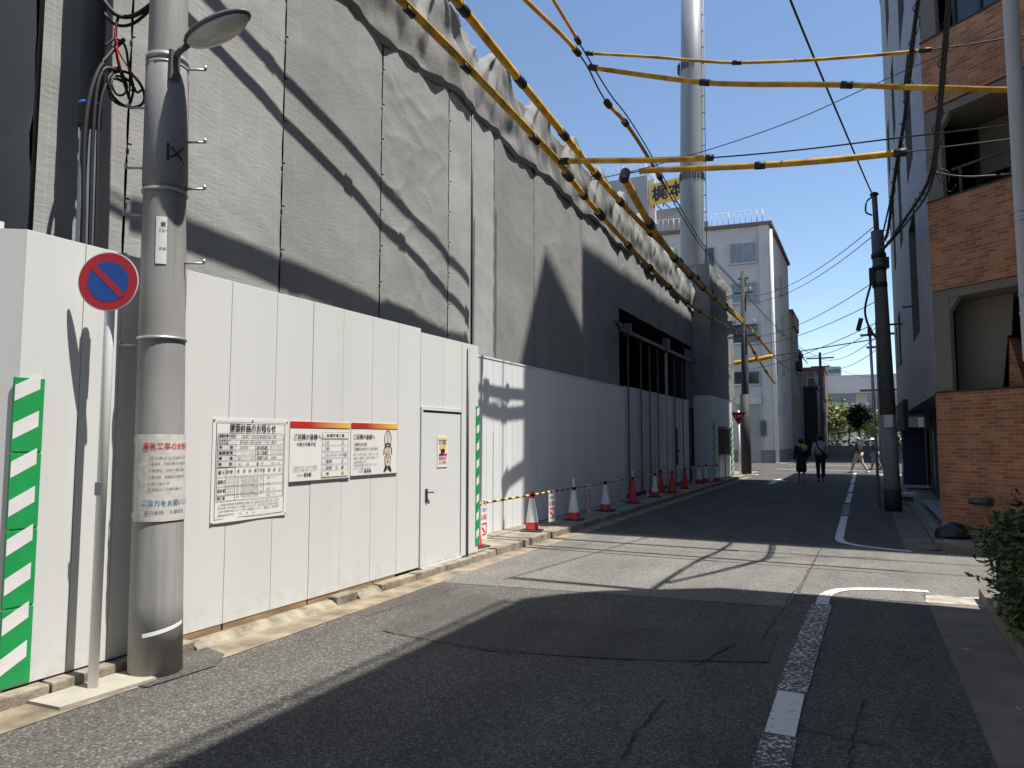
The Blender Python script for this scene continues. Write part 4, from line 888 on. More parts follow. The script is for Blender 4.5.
C_ = [(-4.09, 9.95, 5.94), (-3.42, 9.95, 5.83), (-2.65, 9.95, 5.70), (-1.77, 9.95, 5.58), (-.62, 9.95, 5.48), (.55, 9.95, 5.42), (1.60, 9.95, 5.36), (2.6, 9.95, 5.32)]
cable('covered_cable', 'short yellow cover crossing third down that starts at the twin cable', 'cable', C_, .010, [(.12, 2.95, .042)], [(.18, .055, .16), (2.97, .048, .1)], group=GRP)
D_ = [(-3.35, 11.0, 5.97), (-3.0, 11.0, 5.97), (-2.14, 11.0, 5.86), (-1.25, 11.0, 5.75), (-.29, 11.0, 5.66), (.54, 11.0, 5.61), (1.08, 11.0, 5.59), (1.81, 11.0, 5.56), (2.7, 11.0, 5.53)]
cable('covered_cable', 'lowest yellow cover crossing the street over the yellow rooftop sign', 'cable', D_, .010, [(.8, 5.0, .047)], [(3.0, .060, .15), (5.1, .058, .16)], group=GRP)
WG = 'thin wires over the street'
def wire(label, pts, r=.008): return cable_thing('overhead_wire', label, 'wire', [(pts, r)], M['cable'], WG)
wire('thin slack wire slanting across the yellow crossing covers', [(-3.82, 10.60, 5.81), (-2.99, 10.60, 5.85), (-1.71, 10.60, 6.00), (-.65, 10.60, 6.20), (.25, 10.60, 6.46), (1.09, 10.60, 6.70), (1.81, 10.60, 6.90), (2.6, 10.6, 7.1)], .007)
wire('steep black wire falling across the blue sky to the right-hand pole', [(-.78, 7.6, 7.1), (-.62, 9.0, 7.04), (-.43, 10.66, 7.04), (-.16, 12.94, 7.05), (.33, 17.19, 7.13), (.46, 18.4, 7.35)], .015)
cable_thing('cable_bundle', 'thick black cable bundle dropping in front of the white tile facade', 'cable', [([(.78, 7.6, 6.75), (.74, 9.0, 6.63), (.71, 10.09, 6.47), (.68, 11.05, 6.12), (.63, 13.03, 6.02), (.58, 15.76, 5.75), (.52, 18.4, 6.2)], .026), ([(.79, 7.6, 6.85), (.75, 9.0, 6.70), (.70, 11.05, 6.22), (.64, 13.5, 6.05), (.55, 18.4, 6.3)], .018)])
cable_thing('cable_bundle', 'thick black cable bundle hanging in front of the red brick bands', 'cable', [([(1.06, 8.2, 7.4), (1.03, 9.0, 6.55), (1.0, 9.46, 6.09), (.97, 9.98, 5.58), (.92, 10.78, 5.12), (.77, 13.47, 5.35), (.60, 16.50, 5.70), (.52, 18.4, 6.1)], .025), ([(1.08, 8.2, 7.3), (1.04, 9.0, 6.45), (.985, 9.98, 5.50), (.93, 10.8, 5.02), (.80, 13.4, 5.28), (.55, 18.4, 6.0)], .016)])
def helix(path, r, pitch):
    P = smooth(path, 14); out = []; L_ = 0
    for i, p in enumerate(P):
        if i: L_ += (p-P[i-1]).length
        d = (P[min(i+1, len(P)-1)]-P[max(i-1, 0)]).normalized(); u = d.cross(Vector((0, 0, 1))).normalized() if abs(d.z) < .95 else Vector((1, 0, 0)); v = d.cross(u); a = L_/pitch*2*PI
        out.append(p+r*(math.cos(a)*u+math.sin(a)*v))
    return out
cable_thing('tie_wire', 'loose wire spiralling round the left black bundle before the tiled face', 'wire', [(helix([(.74, 8.8, 6.66), (.68, 11.05, 6.12), (.63, 13.03, 6.02), (.58, 15.76, 5.75), (.52, 18.3, 6.15)], .05, .55), .006)])
cable_thing('tie_wire', 'loose wire spiralling round the bundle before the brick bands', 'wire', [(helix([(1.04, 8.8, 6.8), (1.0, 9.46, 6.09), (.97, 9.98, 5.58), (.92, 10.78, 5.12), (.77, 13.47, 5.35), (.60, 16.50, 5.70)], .05, .4), .006), ([(.94, 10.5, 5.2), (1.02, 10.6, 5.0), (1.1, 10.6, 4.95), (1.12, 10.6, 5.1), (1.0, 10.6, 5.18)], .006), ([(.96, 10.4, 5.25), (1.1, 10.6, 4.86), (1.2, 10.6, 4.92)], .005)])
wire('bundle wire from the hanging cable bundle to the right in front of the bricks', [(.94, 10.6, 5.13), (1.3, 10.8, 5.08), (1.7, 11.0, 5.10), (2.4, 11.2, 5.12)], .014)
wire('high wire square across the street above the crossing covers', [(-3, 10.2, 11.6), (3, 10.25, 11.4), (12, 10.3, 11.6)], .022)
wire('high wire square across the street beyond the first high one', [(-3, 11.0, 12.0), (3, 11.1, 11.8), (12, 11.2, 12.0)], .022)
# far ends
far_pts = [((-4.95, 35.5, 8.6), (.48, 18.5, 6.7), 'uppermost long wire between the far dark pole and the right-hand pole', .5),
    ((-4.95, 35.5, 8.3), (.48, 18.5, 6.5), 'long wire just below the uppermost between the two poles', .5),
    ((-4.95, 35.5, 6.6), (.48, 18.5, 5.4), 'middle long wire between the two poles over the junction', .4),
    ((-4.95, 35.5, 6.2), (.48, 18.5, 4.9), 'second lowest long wire between the two poles', .3),
    ((-4.95, 35.5, 5.0), (.48, 18.5, 4.4), 'lowest long wire between the two poles', .2)]
for a, b, lab, sag in far_pts:
    a, b = Vector(a), Vector(b); wire(lab, [a.lerp(b, i/8)-Vector((0, 0, sag*4*(i/8)*(1-i/8))) for i in range(9)], .010)
cable('covered_cable', 'short yellow cover on the wire in front of the white building window', 'cable', [(-8.6, 38.0, 5.35), (-7.0, 38.2, 5.5), (-5.0, 38.4, 5.75), (-3.9, 38.6, 5.95), (-2.2, 38.8, 6.2), (1.0, 39.0, 6.6)], .03, [(.2, 2.9, .12)], group=GRP)
cable('covered_cable', 'short yellow cover past the far dark pole, upper of two', 'cable', [(-4.95, 35.6, 7.3), (-4.7, 39, 6.9), (-4.5, 43, 6.5), (-4.3, 48, 6.3), (-4.0, 60, 6.6)], .03, [(.1, 1.9, .07)], [(.9, .09, .3), (1.9, .09, .3)], group=GRP, sm='shadedyellow')
cable('covered_cable', 'short yellow cover past the far dark pole, lower of two', 'cable', [(-4.95, 35.6, 6.7), (-4.8, 38, 6.0), (-4.6, 41, 5.3), (-4.5, 44, 4.9)], .03, [(.1, 2.8, .06)], [(.9, .08, .3), (1.9, .08, .3)], group=GRP, sm='shadedyellow')

# ================================================================== FAR DARK POLE and stop sign
t = thing('utility_pole', 'dark utility pole at the far left corner beside the red triangular sign', 'utility pole', (-5.05, 35.6, 0))
mb = MB(); mb.tube([(-5.05, 35.6, 0), (-4.95, 35.5, 9.8)], [.21, .13], 16); mb.build('shaft', M['polegrey'], t)
mb = MB()
for z, w in ((6.6, .9), (7.1, 1.2), (8.7, .9), (9.4, .5)): mb.box(-4.95-w/2, -4.95+w/2, 35.40, 35.46, z, z+.07)
mb.build('crossarm', M['gatepost'], t)
for (x, z) in ((-5.3, 6.75), (-4.6, 6.75), (-5.4, 7.25), (-4.5, 7.25), (-5.25, 8.85), (-4.65, 8.85)):
    mb = MB(); mb.lathe([(.05, 0), (.06, .04), (.03, .06), (.06, .10), (.02, .14)], (x, 35.43, z), 10); mb.build('insulator', M['pipegrey'], t)
mb = MB(); mb.tube([(-5.05, 35.6, 0), (-5.03, 35.58, 3.8)], [.235, .225], 16); mb.build('base_wrap', M['polebase'], t)
t = thing('stop_sign', 'red inverted triangle stop sign on a pale post at the far left corner', 'road sign', (-5.2, 34.6, 0))
mb = MB(); mb.tube([(-5.2, 34.6, 0), (-5.2, 34.6, 3.0)], .045, 12); mb.build('post', M['whitepole'], t)
mb = MB(); mb.prism([(-5.55, 34.54, 2.92), (-4.85, 34.54, 2.92), (-5.2, 34.54, 2.30)], (0, .01, 0)); pl = mb.build('plate', M['signred'], t)
lettering([('止まれ', -.21, .0, .15, .40, .02)], M['signwhite'], pl, Matrix(((1, 0, 0, -5.19), (0, 0, -1, 34.538), (0, 1, 0, 2.68), (0, 0, 0, 1))), lift=.002)
mb = MB()
mb.tube([(-4.95, 35.0, .0), (-4.6, 34.6, .0), (-4.4, 34.5, .02)], .03); tag(mb.build('hose', M['pipewhite']), 'pale hose lying on the kerb at the foot of the far dark pole', 'hose')

# ================================================================== MAST
t = thing('steel_mast', 'tall round grey steel mast rising above the sheeted building into the sky', 'mast', (-7.05, 33.2, 0))
mb = MB(); mb.tube([(-7.05, 33.2, 0), (-6.85, 33.2, 14.1), (-6.75, 33.2, 19.0), (-6.62, 33.2, 25)], [.58, .55, .53, .50], 32); mb.build('shaft', M['monopole'], t)
mb = MB()
for z in (14.0, 19.4):
    for k in range(24):
        a = 2*PI*k/24; mb.obox((-6.85+.56*math.cos(a), 33.2+.56*math.sin(a), z), (.05, .05, .35), Matrix.Rotation(a, 3, 'Z'))
mb.build('bolted_flange', M['darkmetal'], t)
mb = MB(); mb.tube([(-6.22, 33.0, 8), (-6.08, 33.0, 25)], .018)
for k in range(20): mb.box(-6.34+.007*k, -6.20+.007*k, 33.0, 33.03, 9+k*.8, 9.04+k*.8)
mb.build('ladder_rail', M['gatepost'], t)

# ================================================================== WINDOWS helper
def window(parent, c, w, h, axis='x', depth=.06, m=None, mull=1, sill=True):
    """axis x: wall runs along x and faces -Y; axis y: wall runs along y, faces sign(depth) X."""
    fr = MB(); t_ = .05*max(1, w/1.5)
    def bx(mb, u0, u1, v0, v1, d0, d1):
        if axis == 'x': mb.box(c[0]+u0, c[0]+u1, c[1]-d1, c[1]-d0, c[2]+v0, c[2]+v1)
        else:
            s = 1 if depth > 0 else -1; mb.box(c[0]+s*d0, c[0]+s*d1, c[1]+u0, c[1]+u1, c[2]+v0, c[2]+v1)
    D = abs(depth)
    bx(fr, -w/2, w/2, h/2-t_, h/2, .003, D); bx(fr, -w/2, w/2, -h/2, -h/2+t_, .003, D)
    bx(fr, -w/2, -w/2+t_, -h/2+t_, h/2-t_, .003, D); bx(fr, w/2-t_, w/2, -h/2+t_, h/2-t_, .003, D)
    for k in range(mull):
        u_ = -w/2+w*(k+1)/(mull+1); bx(fr, u_-t_/2, u_+t_/2, -h/2+t_, h/2-t_, .003, D)
    if sill: bx(fr, -w/2-.05, w/2+.05, -h/2-.07, -h/2-.001, .003, D+.06)
    f = fr.build('window', M['frame'], parent)
    gl = MB(); bx(gl, -w/2+t_+.001, w/2-t_-.001, -h/2+t_+.001, h/2-t_-.001, .004, D*.4); gl.build('pane', m or M['glass'], f)
    return f
def railing(parent, pts, h=.95, step=.35):
    mb = MB()
    for a, b in zip(pts[:-1], pts[1:]):
        a, b = Vector(a), Vector(b); n = max(2, int((b-a).length/step))
        mb.tube([a+Vector((0, 0, h)), b+Vector((0, 0, h))], .03, 6)
        for i in range(n+1): p = a.lerp(b, i/n); mb.tube([p, p+Vector((0, 0, h))], .022 if i % 5 else .04, 5)
    return mb.build('railing', M['rail'], parent)

# ================================================================== WHITE CORNER BUILDING
wb = thing('office_building', 'five-storey grey-white building on the far left corner with a roof railing', 'building', (-5.6, 53.5, 0), R(6))
rt = world_of(wb)
def lbox(mb, *a): mb.box(*a); return mb
mb = MB(); mb.prism([(-13, 0, .9), (0, 0, .9), (1.5, 13.4, .9), (-13, 13.4, .9)], (0, 0, 16.3)); mb.build('wall', M['wallwhite'], wb, True)
mb = MB(); mb.prism([(-13.01, -.01, 0), (.01, -.01, 0), (1.51, 13.41, 0), (-13.01, 13.41, 0)], (0, 0, .899)); mb.build('plinth', M['wallbase'], wb, True)
mb = MB(); mb.prism([(-13.2, -.2, 17.2), (.2, -.2, 17.2), (1.7, 13.6, 17.2), (-13.2, 13.6, 17.2)], (0, 0, .25)); mb.build('roof', M['trim'], wb, True)
mb = MB(); mb.box(-.72, -.05, -.10, -.001, .9, 17.2); mb.build('corner_pier', M['wallwhite'], wb, True)
mb = MB(); mb.tube([(.12, -.12, .1), (.12, -.12, 16.8)], .11, 12); mb.build('drainpipe', M['pipewhite'], wb, True)
ws = []
for z, h_ in ((15.25, 1.5), (12.3, 1.5), (9.3, 1.4), (6.1, 1.0)):
    ws.append(((-1.82, 0, z), 1.85, h_, M['curtain'] if z > 11 else M['glass']))
    ws.append(((-4.3, 0, z-.1), .95, h_, M['glass']))
    ws.append(((-7.5, 0, z), 1.85, h_, M['curtain']))
def lwindow(parent, c, w, h, axis, m, mull=1, depth=.08):
    f = window(None, c, w, h, axis, depth, m, mull)
    # built in the parent's own axes
    for o in [f]+[x for x in bpy.data.objects if x.parent is f]: pass
    f.parent = parent; return f
for c, w, h_, m in ws: lwindow(wb, c, w, h_, 'x', m)
for z in (14.0, 10.8, 7.6, 4.4): lwindow(wb, (.74, 6.5, z), .9, 1.5, 'y', M['glass'], 0, .12).rotation_euler = (0, 0, -.11); lwindow(wb, (.36, 3.0, z-.5), .5, .8, 'y', M['glass'], 0, .12).rotation_euler = (0, 0, -.11)
railing(wb, [(-12.8, .3, 17.45), (-.4, .3, 17.45), (-.4, 6, 17.45)], 1.0, .4).matrix_basis = Matrix()
rl = [o for o in bpy.data.objects if o.parent is wb and o.name.startswith('railing')][0]
rl.data.transform(rt)          # its points were given in the building's own axes
mb = MB(); mb.box(-2.45, -.95, -.05, .0, .02, 4.2); mb.build('shutter', M['shutter'], wb, True)
mb = MB(); mb.box(-2.6, -.8, -.14, -.001, 4.2, 4.7); mb.build('shutter_box', M['wallwhite'], wb, True)
mb = MB(); mb.box(-.9, -.55, -.2, -.12, 1.9, 3.0); mb.build('meter_box', M['gatepost'], wb, True)

# ================================================================== BUILDING WITH THE ROOFTOP SIGN
kb = thing('grey_building', 'grey building behind the mast carrying the yellow rooftop sign', 'building', (-17, 62, 0))
mb = MB(); mb.box(-24, -13.6, 62, 74, 0, 22.3); mb.build('wall', M['wallgrey'], kb)
mb = MB(); mb.box(-13.59, -11.3, 61, 74, 0, 20.4); mb.box(-19.5, -13.6, 60.6, 61.99, 0, 19.8); mb.build('wing', M['wallgrey'], kb)
mb = MB(); mb.box(-24, -16.6, 61.2, 61.98, 19.9, 25.4); mb.build('stair_tower', M['wallgrey'], kb)
mb = MB(); mb.box(-16.58, -16.0, 61.4, 61.96, 21.0, 25.0); mb.build('pale_pier', M['wallwhite'], kb)
railing(kb, [(-24, 61.5, 25.4), (-16.8, 61.5, 25.4), (-16.8, 66, 25.4)], 1.3, .5)
railing(kb, [(-16.0, 61, 20.0), (-11.6, 61, 20.6)], 1.0, .5)
mb = MB(); mb.box(-15.5, -12.4, 60.55, 60.6, 17.6, 19.0); mb.build('window_band', M['glass'], kb)
t = thing('rooftop_sign', 'yellow rooftop sign board with two large dark characters', 'sign', (-14.7, 61, 22.4), R(-3))
rot = Matrix.Rotation(R(-4), 3, 'Y')
mb = MB(); mb.obox((.15, 0, 1.15), (3.6, .2, 1.9), rot); mb.build('board', M['signyellow'], t, True)
mb = MB()
for x in (-1.3, -.5, .5, 1.3): mb.tube([(x, .2, -.1), (x, .2, 2.0)], .05, 6); mb.tube([(x, .2, .3), (x+.4, 1.4, -.1)], .05, 6)
mb.build('support', M['darkmetal'], t, True)
lettering([('梶', -1.42, -.42, 1.45, None, .022), ('本', .10, -.42, 1.45, None, .022)], mat('sign_navy', (.012, .022, .05), .5), t, world_of(t) @ Matrix.Translation((0, -.12, 1.0)) @ Matrix.Rotation(R(-4), 4, 'Y') @ Matrix(((1, 0, 0, 0), (0, 0, -1, 0), (0, 1, 0, 0), (0, 0, 0, 1))), lift=.02)

# ================================================================== LEFT STREET BEYOND THE JUNCTION
def simple_building(name, label, x0, x1, y0, y1, h, m, roofm=None, wins=(), loc=None):
    t = thing(name, label, 'building', ((x0+x1)/2, y0, 0))
    mb = MB(); mb.box(x0, x1, y0, y1, 0, h); mb.build('wall', M[m], t)
    mb = MB(); mb.box(x0-.12, x1+.12, y0-.12, y1+.12, h+.002, h+.3); mb.build('roof', M[roofm or 'trim'], t)
    for c, w, hh, ax in wins:
        f = window(t, c, w, hh, ax, .08 if ax == 'x' or c[0] > -1 else .08, None, 1)
    return t
b = simple_building('beige_house', 'narrow beige house with an orange upper wall next to the corner building', -12, -5.35, 67.5, 74, 13.0, 'wallbeige', 'trim',
    [((-5.35, 69, 10.6), 1.5, 1.8, 'y'), ((-5.35, 69, 6.6), 1.5, 1.8, 'y'), ((-5.35, 71.8, 10.4), 1.2, 2.6, 'y'), ((-5.35, 71.8, 6.4), 1.2, 2.4, 'y'), ((-5.35, 70, 1.8), 3.0, 3.0, 'y')])
mb = MB(); mb.box(-5.34, -5.20, 68, 73.5, 11.9, 12.9); mb.build('upper_band', M['orange'], b)
mb = MB(); mb.box(-5.3, -4.9, 70.2, 72.5, 8.1, 8.9); mb.build('balcony', M['balcdark'], b)
b = simple_building('grey_house', 'small grey house with a sloping eave beyond the beige house', -12, -5.4, 74.3, 79.5, 10.2, 'wallgrey', 'wallbase', [((-5.4, 76, 7.6), 1.6, 1.6, 'y'), ((-5.4, 76, 4.0), 1.6, 1.6, 'y')])
mb = MB(); mb.prism([(-5.9, 74.3, 11.2), (-4.9, 74.3, 9.6), (-4.9, 74.3, 9.45), (-5.9, 74.3, 10.9)], (0, 5.2, 0)); mb.build('eave', M['wallbase'], b)
b = simple_building('black_building', 'tall black clad shop front standing dark at the left of the far street', -7.5, -4.12, 80, 88, 6.9, 'walldark', 'walldark')
mb = MB(); mb.box(-5.9, -5.35, 79.5, 79.98, 3.9, 5.0); mb.build('projecting_box', M['walldark'], b)
railing(b, [(-7.0, 80.2, 7.2), (-4.3, 80.2, 7.2), (-4.3, 86, 7.2)], 1.5, .6)
b = simple_building('beige_house', 'pale house side showing past the black shop front', -9, -4.0, 88.5, 97, 6.3, 'wallbeige', 'wallbase', [((-3.95, 91, 4.2), 2, 1.5, 'y')])
b = simple_building('brown_building', 'brown brick building with a flat roof over the black shop front', -14, -4.15, 98, 108, 10.6, 'wallbrown', 'wallbrown', [((-8, 98, 9), 2, 1.2, 'x'), ((-5.2, 98, 9), 2, 1.2, 'x')])

# right side beyond the brick building (casts the far shade)
simple_building('grey_building', 'grey block behind the tiled facade on the right of the street', 2.3, 14, 30.95, 37.5, 12, 'wallgrey')
simple_building('beige_house', 'beige block on the right beyond the junction', 4.2, 16, 56.3, 100, 42, 'wallbeige')

# ================================================================== DISTANCE
def leaf_crown(mb, c, rad, n, size, seed, gaps=.25):
    rnd = random.Random(seed); clumps = []
    for k in range(max(6, n//60)):
        a = rnd.uniform(0, 2*PI); z = rnd.uniform(-1, 1); r_ = (1-z*z)**.5*rnd.uniform(.45, 1)
        clumps.append(Vector((math.cos(a)*r_, math.sin(a)*r_, z*rnd.uniform(.6, 1))))
    for i in range(n):
        q = rnd.choice(clumps); d = Vector((rnd.gauss(0, 1), rnd.gauss(0, 1), rnd.gauss(0, 1)))*gaps
        p = Vector(((q.x+d.x)*rad[0], (q.y+d.y)*rad[1], (q.z+d.z)*rad[2]))+Vector(c)
        u = Vector((rnd.gauss(0, 1), rnd.gauss(0, 1), rnd.gauss(0, .6))).normalized(); w = u.cross(Vector((rnd.gauss(0, 1), rnd.gauss(0, 1), rnd.gauss(0, 1)))).normalized()
        s = size*rnd.uniform(.6, 1.4)
        mb.quad(p-u*s, p+w*s*.45, p+u*s, p-w*s*.45)
def tree(label, loc, h, rad, m, n, size, seed, trunk=.18, group='trees beyond the junction', clear=.5):
    t = thing('tree', label, 'tree', loc, group=group); rnd = random.Random(seed)
    mb = MB(); mb.tube([(0, 0, 0), (.05, 0, h*.35), (0, .05, h*.75)], [trunk, trunk*.75, trunk*.3], 8)
    for k in range(5): a = rnd.uniform(0, 6.3); mb.tube([(0, 0, h*(.35+.07*k)), (math.cos(a)*rad[0]*.6, math.sin(a)*rad[1]*.6, h*(.5+.08*k))], [trunk*.45, trunk*.12], 6)
    mb.build('trunk', M['bark'], t, True)
    mb = MB(); leaf_crown(mb, (0, 0, h-rad[2]), rad, n, size, seed); mb.build('crown', m, t, True, recalc=False)
    return t
tree('dark round clipped tree standing alone at the street end', (-.45, 95, 0), 5.5, (1.25, 1.25, 1.1), M['leafD'], 2200, .17, 3, .12)
gp = [(-3.0, 104, 6.4), (-5.0, 108, 7.4), (-1.8, 112, 6.8), (.6, 116, 6.2), (2.6, 110, 5.4), (-6.5, 115, 8.4)]
lab = ['yellow-green tree right of the pale house at the street end', 'yellow-green tree rising left behind the nearest park tree', 'yellow-green tree behind and left of the dark round tree', 'low yellow-green tree behind the dark round tree', 'yellow-green tree at the right of the park beside the poles', 'tallest yellow-green tree at the back left of the park']
for i, (x, y, h_) in enumerate(gp): tree(lab[i], (x, y, 0), h_, (2.0, 2.0, 2.1), M['leafC'], 900, .28, 20+i, .12)
mb = MB(); rnd = random.Random(5)
for i in range(40): leaf_crown(mb, (rnd.uniform(-7, 5), rnd.uniform(99, 103), rnd.uniform(.5, 1.5)), (.8, .8, .8), 40, .2, i)
tag(mb.build('shrubs', M['leafA'], recalc=False), kind='stuff', label='low mixed shrubs along the edge of the far park', cat='shrubs')
mb = MB(); mb.box(-6, 6, 98.2, 98.5, 0, .9); tag(mb.build('park_wall', M['farwall']), 'low grey wall in front of the far park shrubs', 'wall')
hw = thing('elevated_highway', 'long pale elevated road crossing high behind the park', 'elevated road', (0, 150, 0))
mb = MB(); mb.box(-80, 80, 150, 162, 10.6, 12.4); mb.build('deck', M['highway'], hw); mb = MB(); mb.box(-80, 80, 149.8, 150, 11.2, 14.0); mb.build('parapet', M['highway'], hw)
for x in range(-60, 61, 20): mb = MB(); mb.box(x-1, x+1, 154, 158, 0, 10.6); mb.build('pier', M['highway'], hw)
fb = thing('long_building', 'long pale blue-grey building with a row of small windows under the elevated road', 'building', (-1, 170, 0))
mb = MB(); mb.box(-60, 60, 170, 180, 0, 12.2); mb.build('wall', M['farwall2'], fb)
for i in range(-8, 8): mb = MB(); mb.box(i*2.0-.6, i*2.0+.6, 169.9, 169.99, 7.9, 8.8); mb.build('window', M['glass'], fb)
fb = thing('white_building', 'small white building among the trees in front of the long building', 'building', (-2.4, 140, 0))
mb = MB(); mb.box(-4.2, -.6, 140, 148, 0, 8.2); mb.build('wall', M['wallwhite'], fb); mb = MB(); mb.box(-2.2, -1.4, 139.9, 139.99, 3.5, 4.5); mb.build('window', M['glass'], fb)
fb = thing('apartment_block', 'distant pale block with horizontal bands above the elevated road', 'building', (-7, 200, 0))
mb = MB(); mb.box(-11.5, -4.5, 200, 210, 0, 20.5); mb.build('wall', M['farwall'], fb)
for k in range(3): mb = MB(); mb.box(-11.4, -4.6, 199.9, 199.99, 15.2+k*1.8, 16.0+k*1.8); mb.build('window_band', M['glass'], fb)
# far poles
def far_pole(label, x, y, h_, r_=.16, arms=((.9, .5),)):
    t = thing('utility_pole', label, 'utility pole', (x, y, 0))
    mb = MB(); mb.tube([(x, y, 0), (x, y, h_)], [r_, r_*.65], 12); mb.build('shaft', M['poledark'], t)
    mb = MB()
    for w, d in arms: mb.box(x-w, x+w, y-.05, y+.05, h_-d, h_-d+.12)
    mb.build('crossarm', M['gatepost'], t); return t
far_pole('distant utility pole beside the black shop front', -3.35, 72, 9.8, .17, ((1.2, .6), (.8, 1.4)))
far_pole('dark pole with fittings standing behind the right-hand pole', .95, 44, 8.3, .20, ((.9, .9), (.6, 1.6), (1.0, 4.0)))
t = thing('sign_post', 'thin steel post close to the left of the right-hand pole', 'post', (.30, 19.6, 0)); mb = MB(); mb.tube([(.30, 19.6, 0), (.24, 19.6, 4.4)], .035, 10); mb.build('shaft', M['steel'], t); mb = MB(); mb.obox((.24, 19.55, 4.3), (.1, .05, .2)); mb.build('cap', M['darkmetal'], t)
for i, (a, b, lab) in enumerate([((-3.35, 72, 9.2), (.95, 44, 7.4), 'upper distant wire past the black shop front'), ((-3.35, 72, 8.4), (.95, 44, 6.7), 'lower distant wire past the black shop front'), ((-4.6, 58, 8.0), (.95, 44, 7.9), 'distant wire from the corner building to the far right pole'), ((-3.35, 72, 9.0), (2.5, 100, 9.6), 'distant wire running away over the park'), ((-4.95, 36, 8.8), (-3.35, 72, 9.4), 'distant wire along the left house fronts')]):
    a, b = Vector(a), Vector(b); wire(lab, [a.lerp(b, k/8)-Vector((0, 0, .6*4*(k/8)*(1-k/8))) for k in range(9)], .018)

# ================================================================== RIGHT-HAND POLE
t = thing('utility_pole', 'dark concrete pole with a pale lower part before the tiled facade', 'utility pole', (.50, 18.6, 0))
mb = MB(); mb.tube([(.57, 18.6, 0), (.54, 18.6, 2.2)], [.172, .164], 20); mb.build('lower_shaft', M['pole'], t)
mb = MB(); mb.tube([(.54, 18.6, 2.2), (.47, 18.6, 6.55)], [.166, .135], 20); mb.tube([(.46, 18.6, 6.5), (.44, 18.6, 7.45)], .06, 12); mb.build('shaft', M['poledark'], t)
mb = MB(); mb.tube([(.57, 18.6, .0), (.565, 18.6, .50)], .182, 20); mb.build('base_guard', M['polebase'], t)
mb = MB(); mb.obox((.535, 18.425, 2.05), (.18, .02, .28)); mb.build('number_plate', M['paper'], t)
mb = MB()
for z in (5.2, 5.6, 5.9): mb.tube([(.48, 18.6, z), (.48, 18.6, z+.10)], .165, 14)
mb.obox((.31, 18.5, 5.45), (.10, .14, .4)); mb.obox((.63, 18.5, 5.75), (.12, .14, .25)); mb.lathe([(.09, 0), (.10, .04), (.04, .08)], (.44, 18.6, 7.42), 10); mb.build('fittings', M['cuff'], t)
mb = MB(); mb.tube(smooth([(.42, 18.6, 7.4), (.28, 18.6, 7.3), (.25, 18.6, 7.05), (.38, 18.6, 6.95)], 6), .02); mb.tube(smooth([(.3, 18.5, 5.3), (.15, 18.4, 4.7), (.2, 18.4, 4.3), (.35, 18.5, 4.0)], 6), .025); mb.obox((.02, 18.6, 4.35), (.10, .10, .30), Matrix.Rotation(R(15), 3, 'Y')); mb.build('loose_cable', M['cable'], t)

# ================================================================== BRICK CORNER BUILDING
bb = thing('brick_building', 'corner building with red brick bands, deep balconies and a white tiled street face', 'building', (1.13, 13.82, 0), math.atan2(-.64, .77))
bw = world_of(bb); Lw = 2.85        # the brick front runs along the thing's own x
def bband(z0, z1, name='brick_band', y0=0, y1=.16, x0=0, x1=Lw):
    mb = MB(); mb.box(x0, x1, y0, y1, z0, z1); return mb.build(name, M['brick'], bb, True)
for z0, z1 in ((.09, 2.40), (4.13, 5.65), (7.28, 8.5), (10.4, 11.8), (13.6, 15.0)): bband(z0, z1)
def bpart(name, m, *bx):
    for q in bx:
        mb = MB(); mb.box(*q); o_ = mb.build(name, M[m], bb, True)
    return o_
bpart('coping', 'balcdark', *[(-.01, Lw, -.012, .17, z, z+.03) for z in (2.401, 5.651, 8.501)])
bpart('corner_pier', 'soffit', *[(.02, .27, .03, .13, z0, z1) for (z0, z1) in ((2.433, 3.978), (5.683, 7.118), (8.533, 10.2))])
bpart('soffit_slab', 'soffit', *[(.02, Lw, .03, 1.3, z0, z0+.14) for z0 in (3.98, 7.12, 10.24)])
bpart('balcony_wall', 'balcdark', *[(.0, Lw, 1.32, 1.36, z0, z1) for (z0, z1) in ((2.45, 3.97), (5.7, 7.11), (8.55, 10.2))])
bpart('balcony_glazing', 'glass', (.40, Lw, .30, .33, 8.54, 10.2))
bpart('glazing_bar', 'darkmetal', *[(x, x+.05, .26, .298, 8.54, 10.2) for x in (.42, .85, 1.5)])
bpart('balcony_rail', 'darkmetal', (.38, Lw, .10, .13, 6.12, 6.16), (1.3, 1.35, .10, .13, 5.69, 6.118), (.5, .54, .10, .13, 5.69, 6.118))
bpart('balcony_screen', 'soffit', (.30, Lw, 1.0, 1.03, 6.2, 7.1))
mb = MB(); mb.prism([(.02, .55, 2.44), (.74, .55, 2.44), (.86, .55, 3.3), (.92, .55, 3.3), (.98, .55, 3.97), (.02, .55, 3.97)], (0, .03, 0)); mb.build('balcony_screen', M['soffit'], bb, True)
for z1 in (3.978, 7.118):
    mb = MB(); mb.prism([(.272, .04, z1), (.272, .04, z1-.22), (.44, .04, z1)], (0, .10, 0)); mb.build('corner_haunch', M['soffit'], bb, True)
mb = MB(); mb.prism([(.80, .62, 2.44), (1.05, .62, 2.44), (.84, .62, 3.28)], (0, .25, 0)); mb.build('stair_wall', M['brick'], bb, True)
def wpoly(mb, poly, z0, z1): mb.prism([(p[0], p[1], z0) for p in poly], (0, 0, z1-z0))
mb = MB(); inner = [(2.15, 14.6), (3.3, 13.4), (15, 13.4), (15, 30.9), (2.15, 30.9)]; wpoly(mb, inner, 0, 19.0); mb.build('core', M['balcdark'], bb)
mb = MB(); wpoly(mb, [(3.38, 11.99), (15, 11.99), (15, 13.38), (3.42, 13.38)], 0, 19.3); mb.build('side_wall', M['wallbeige'], bb)
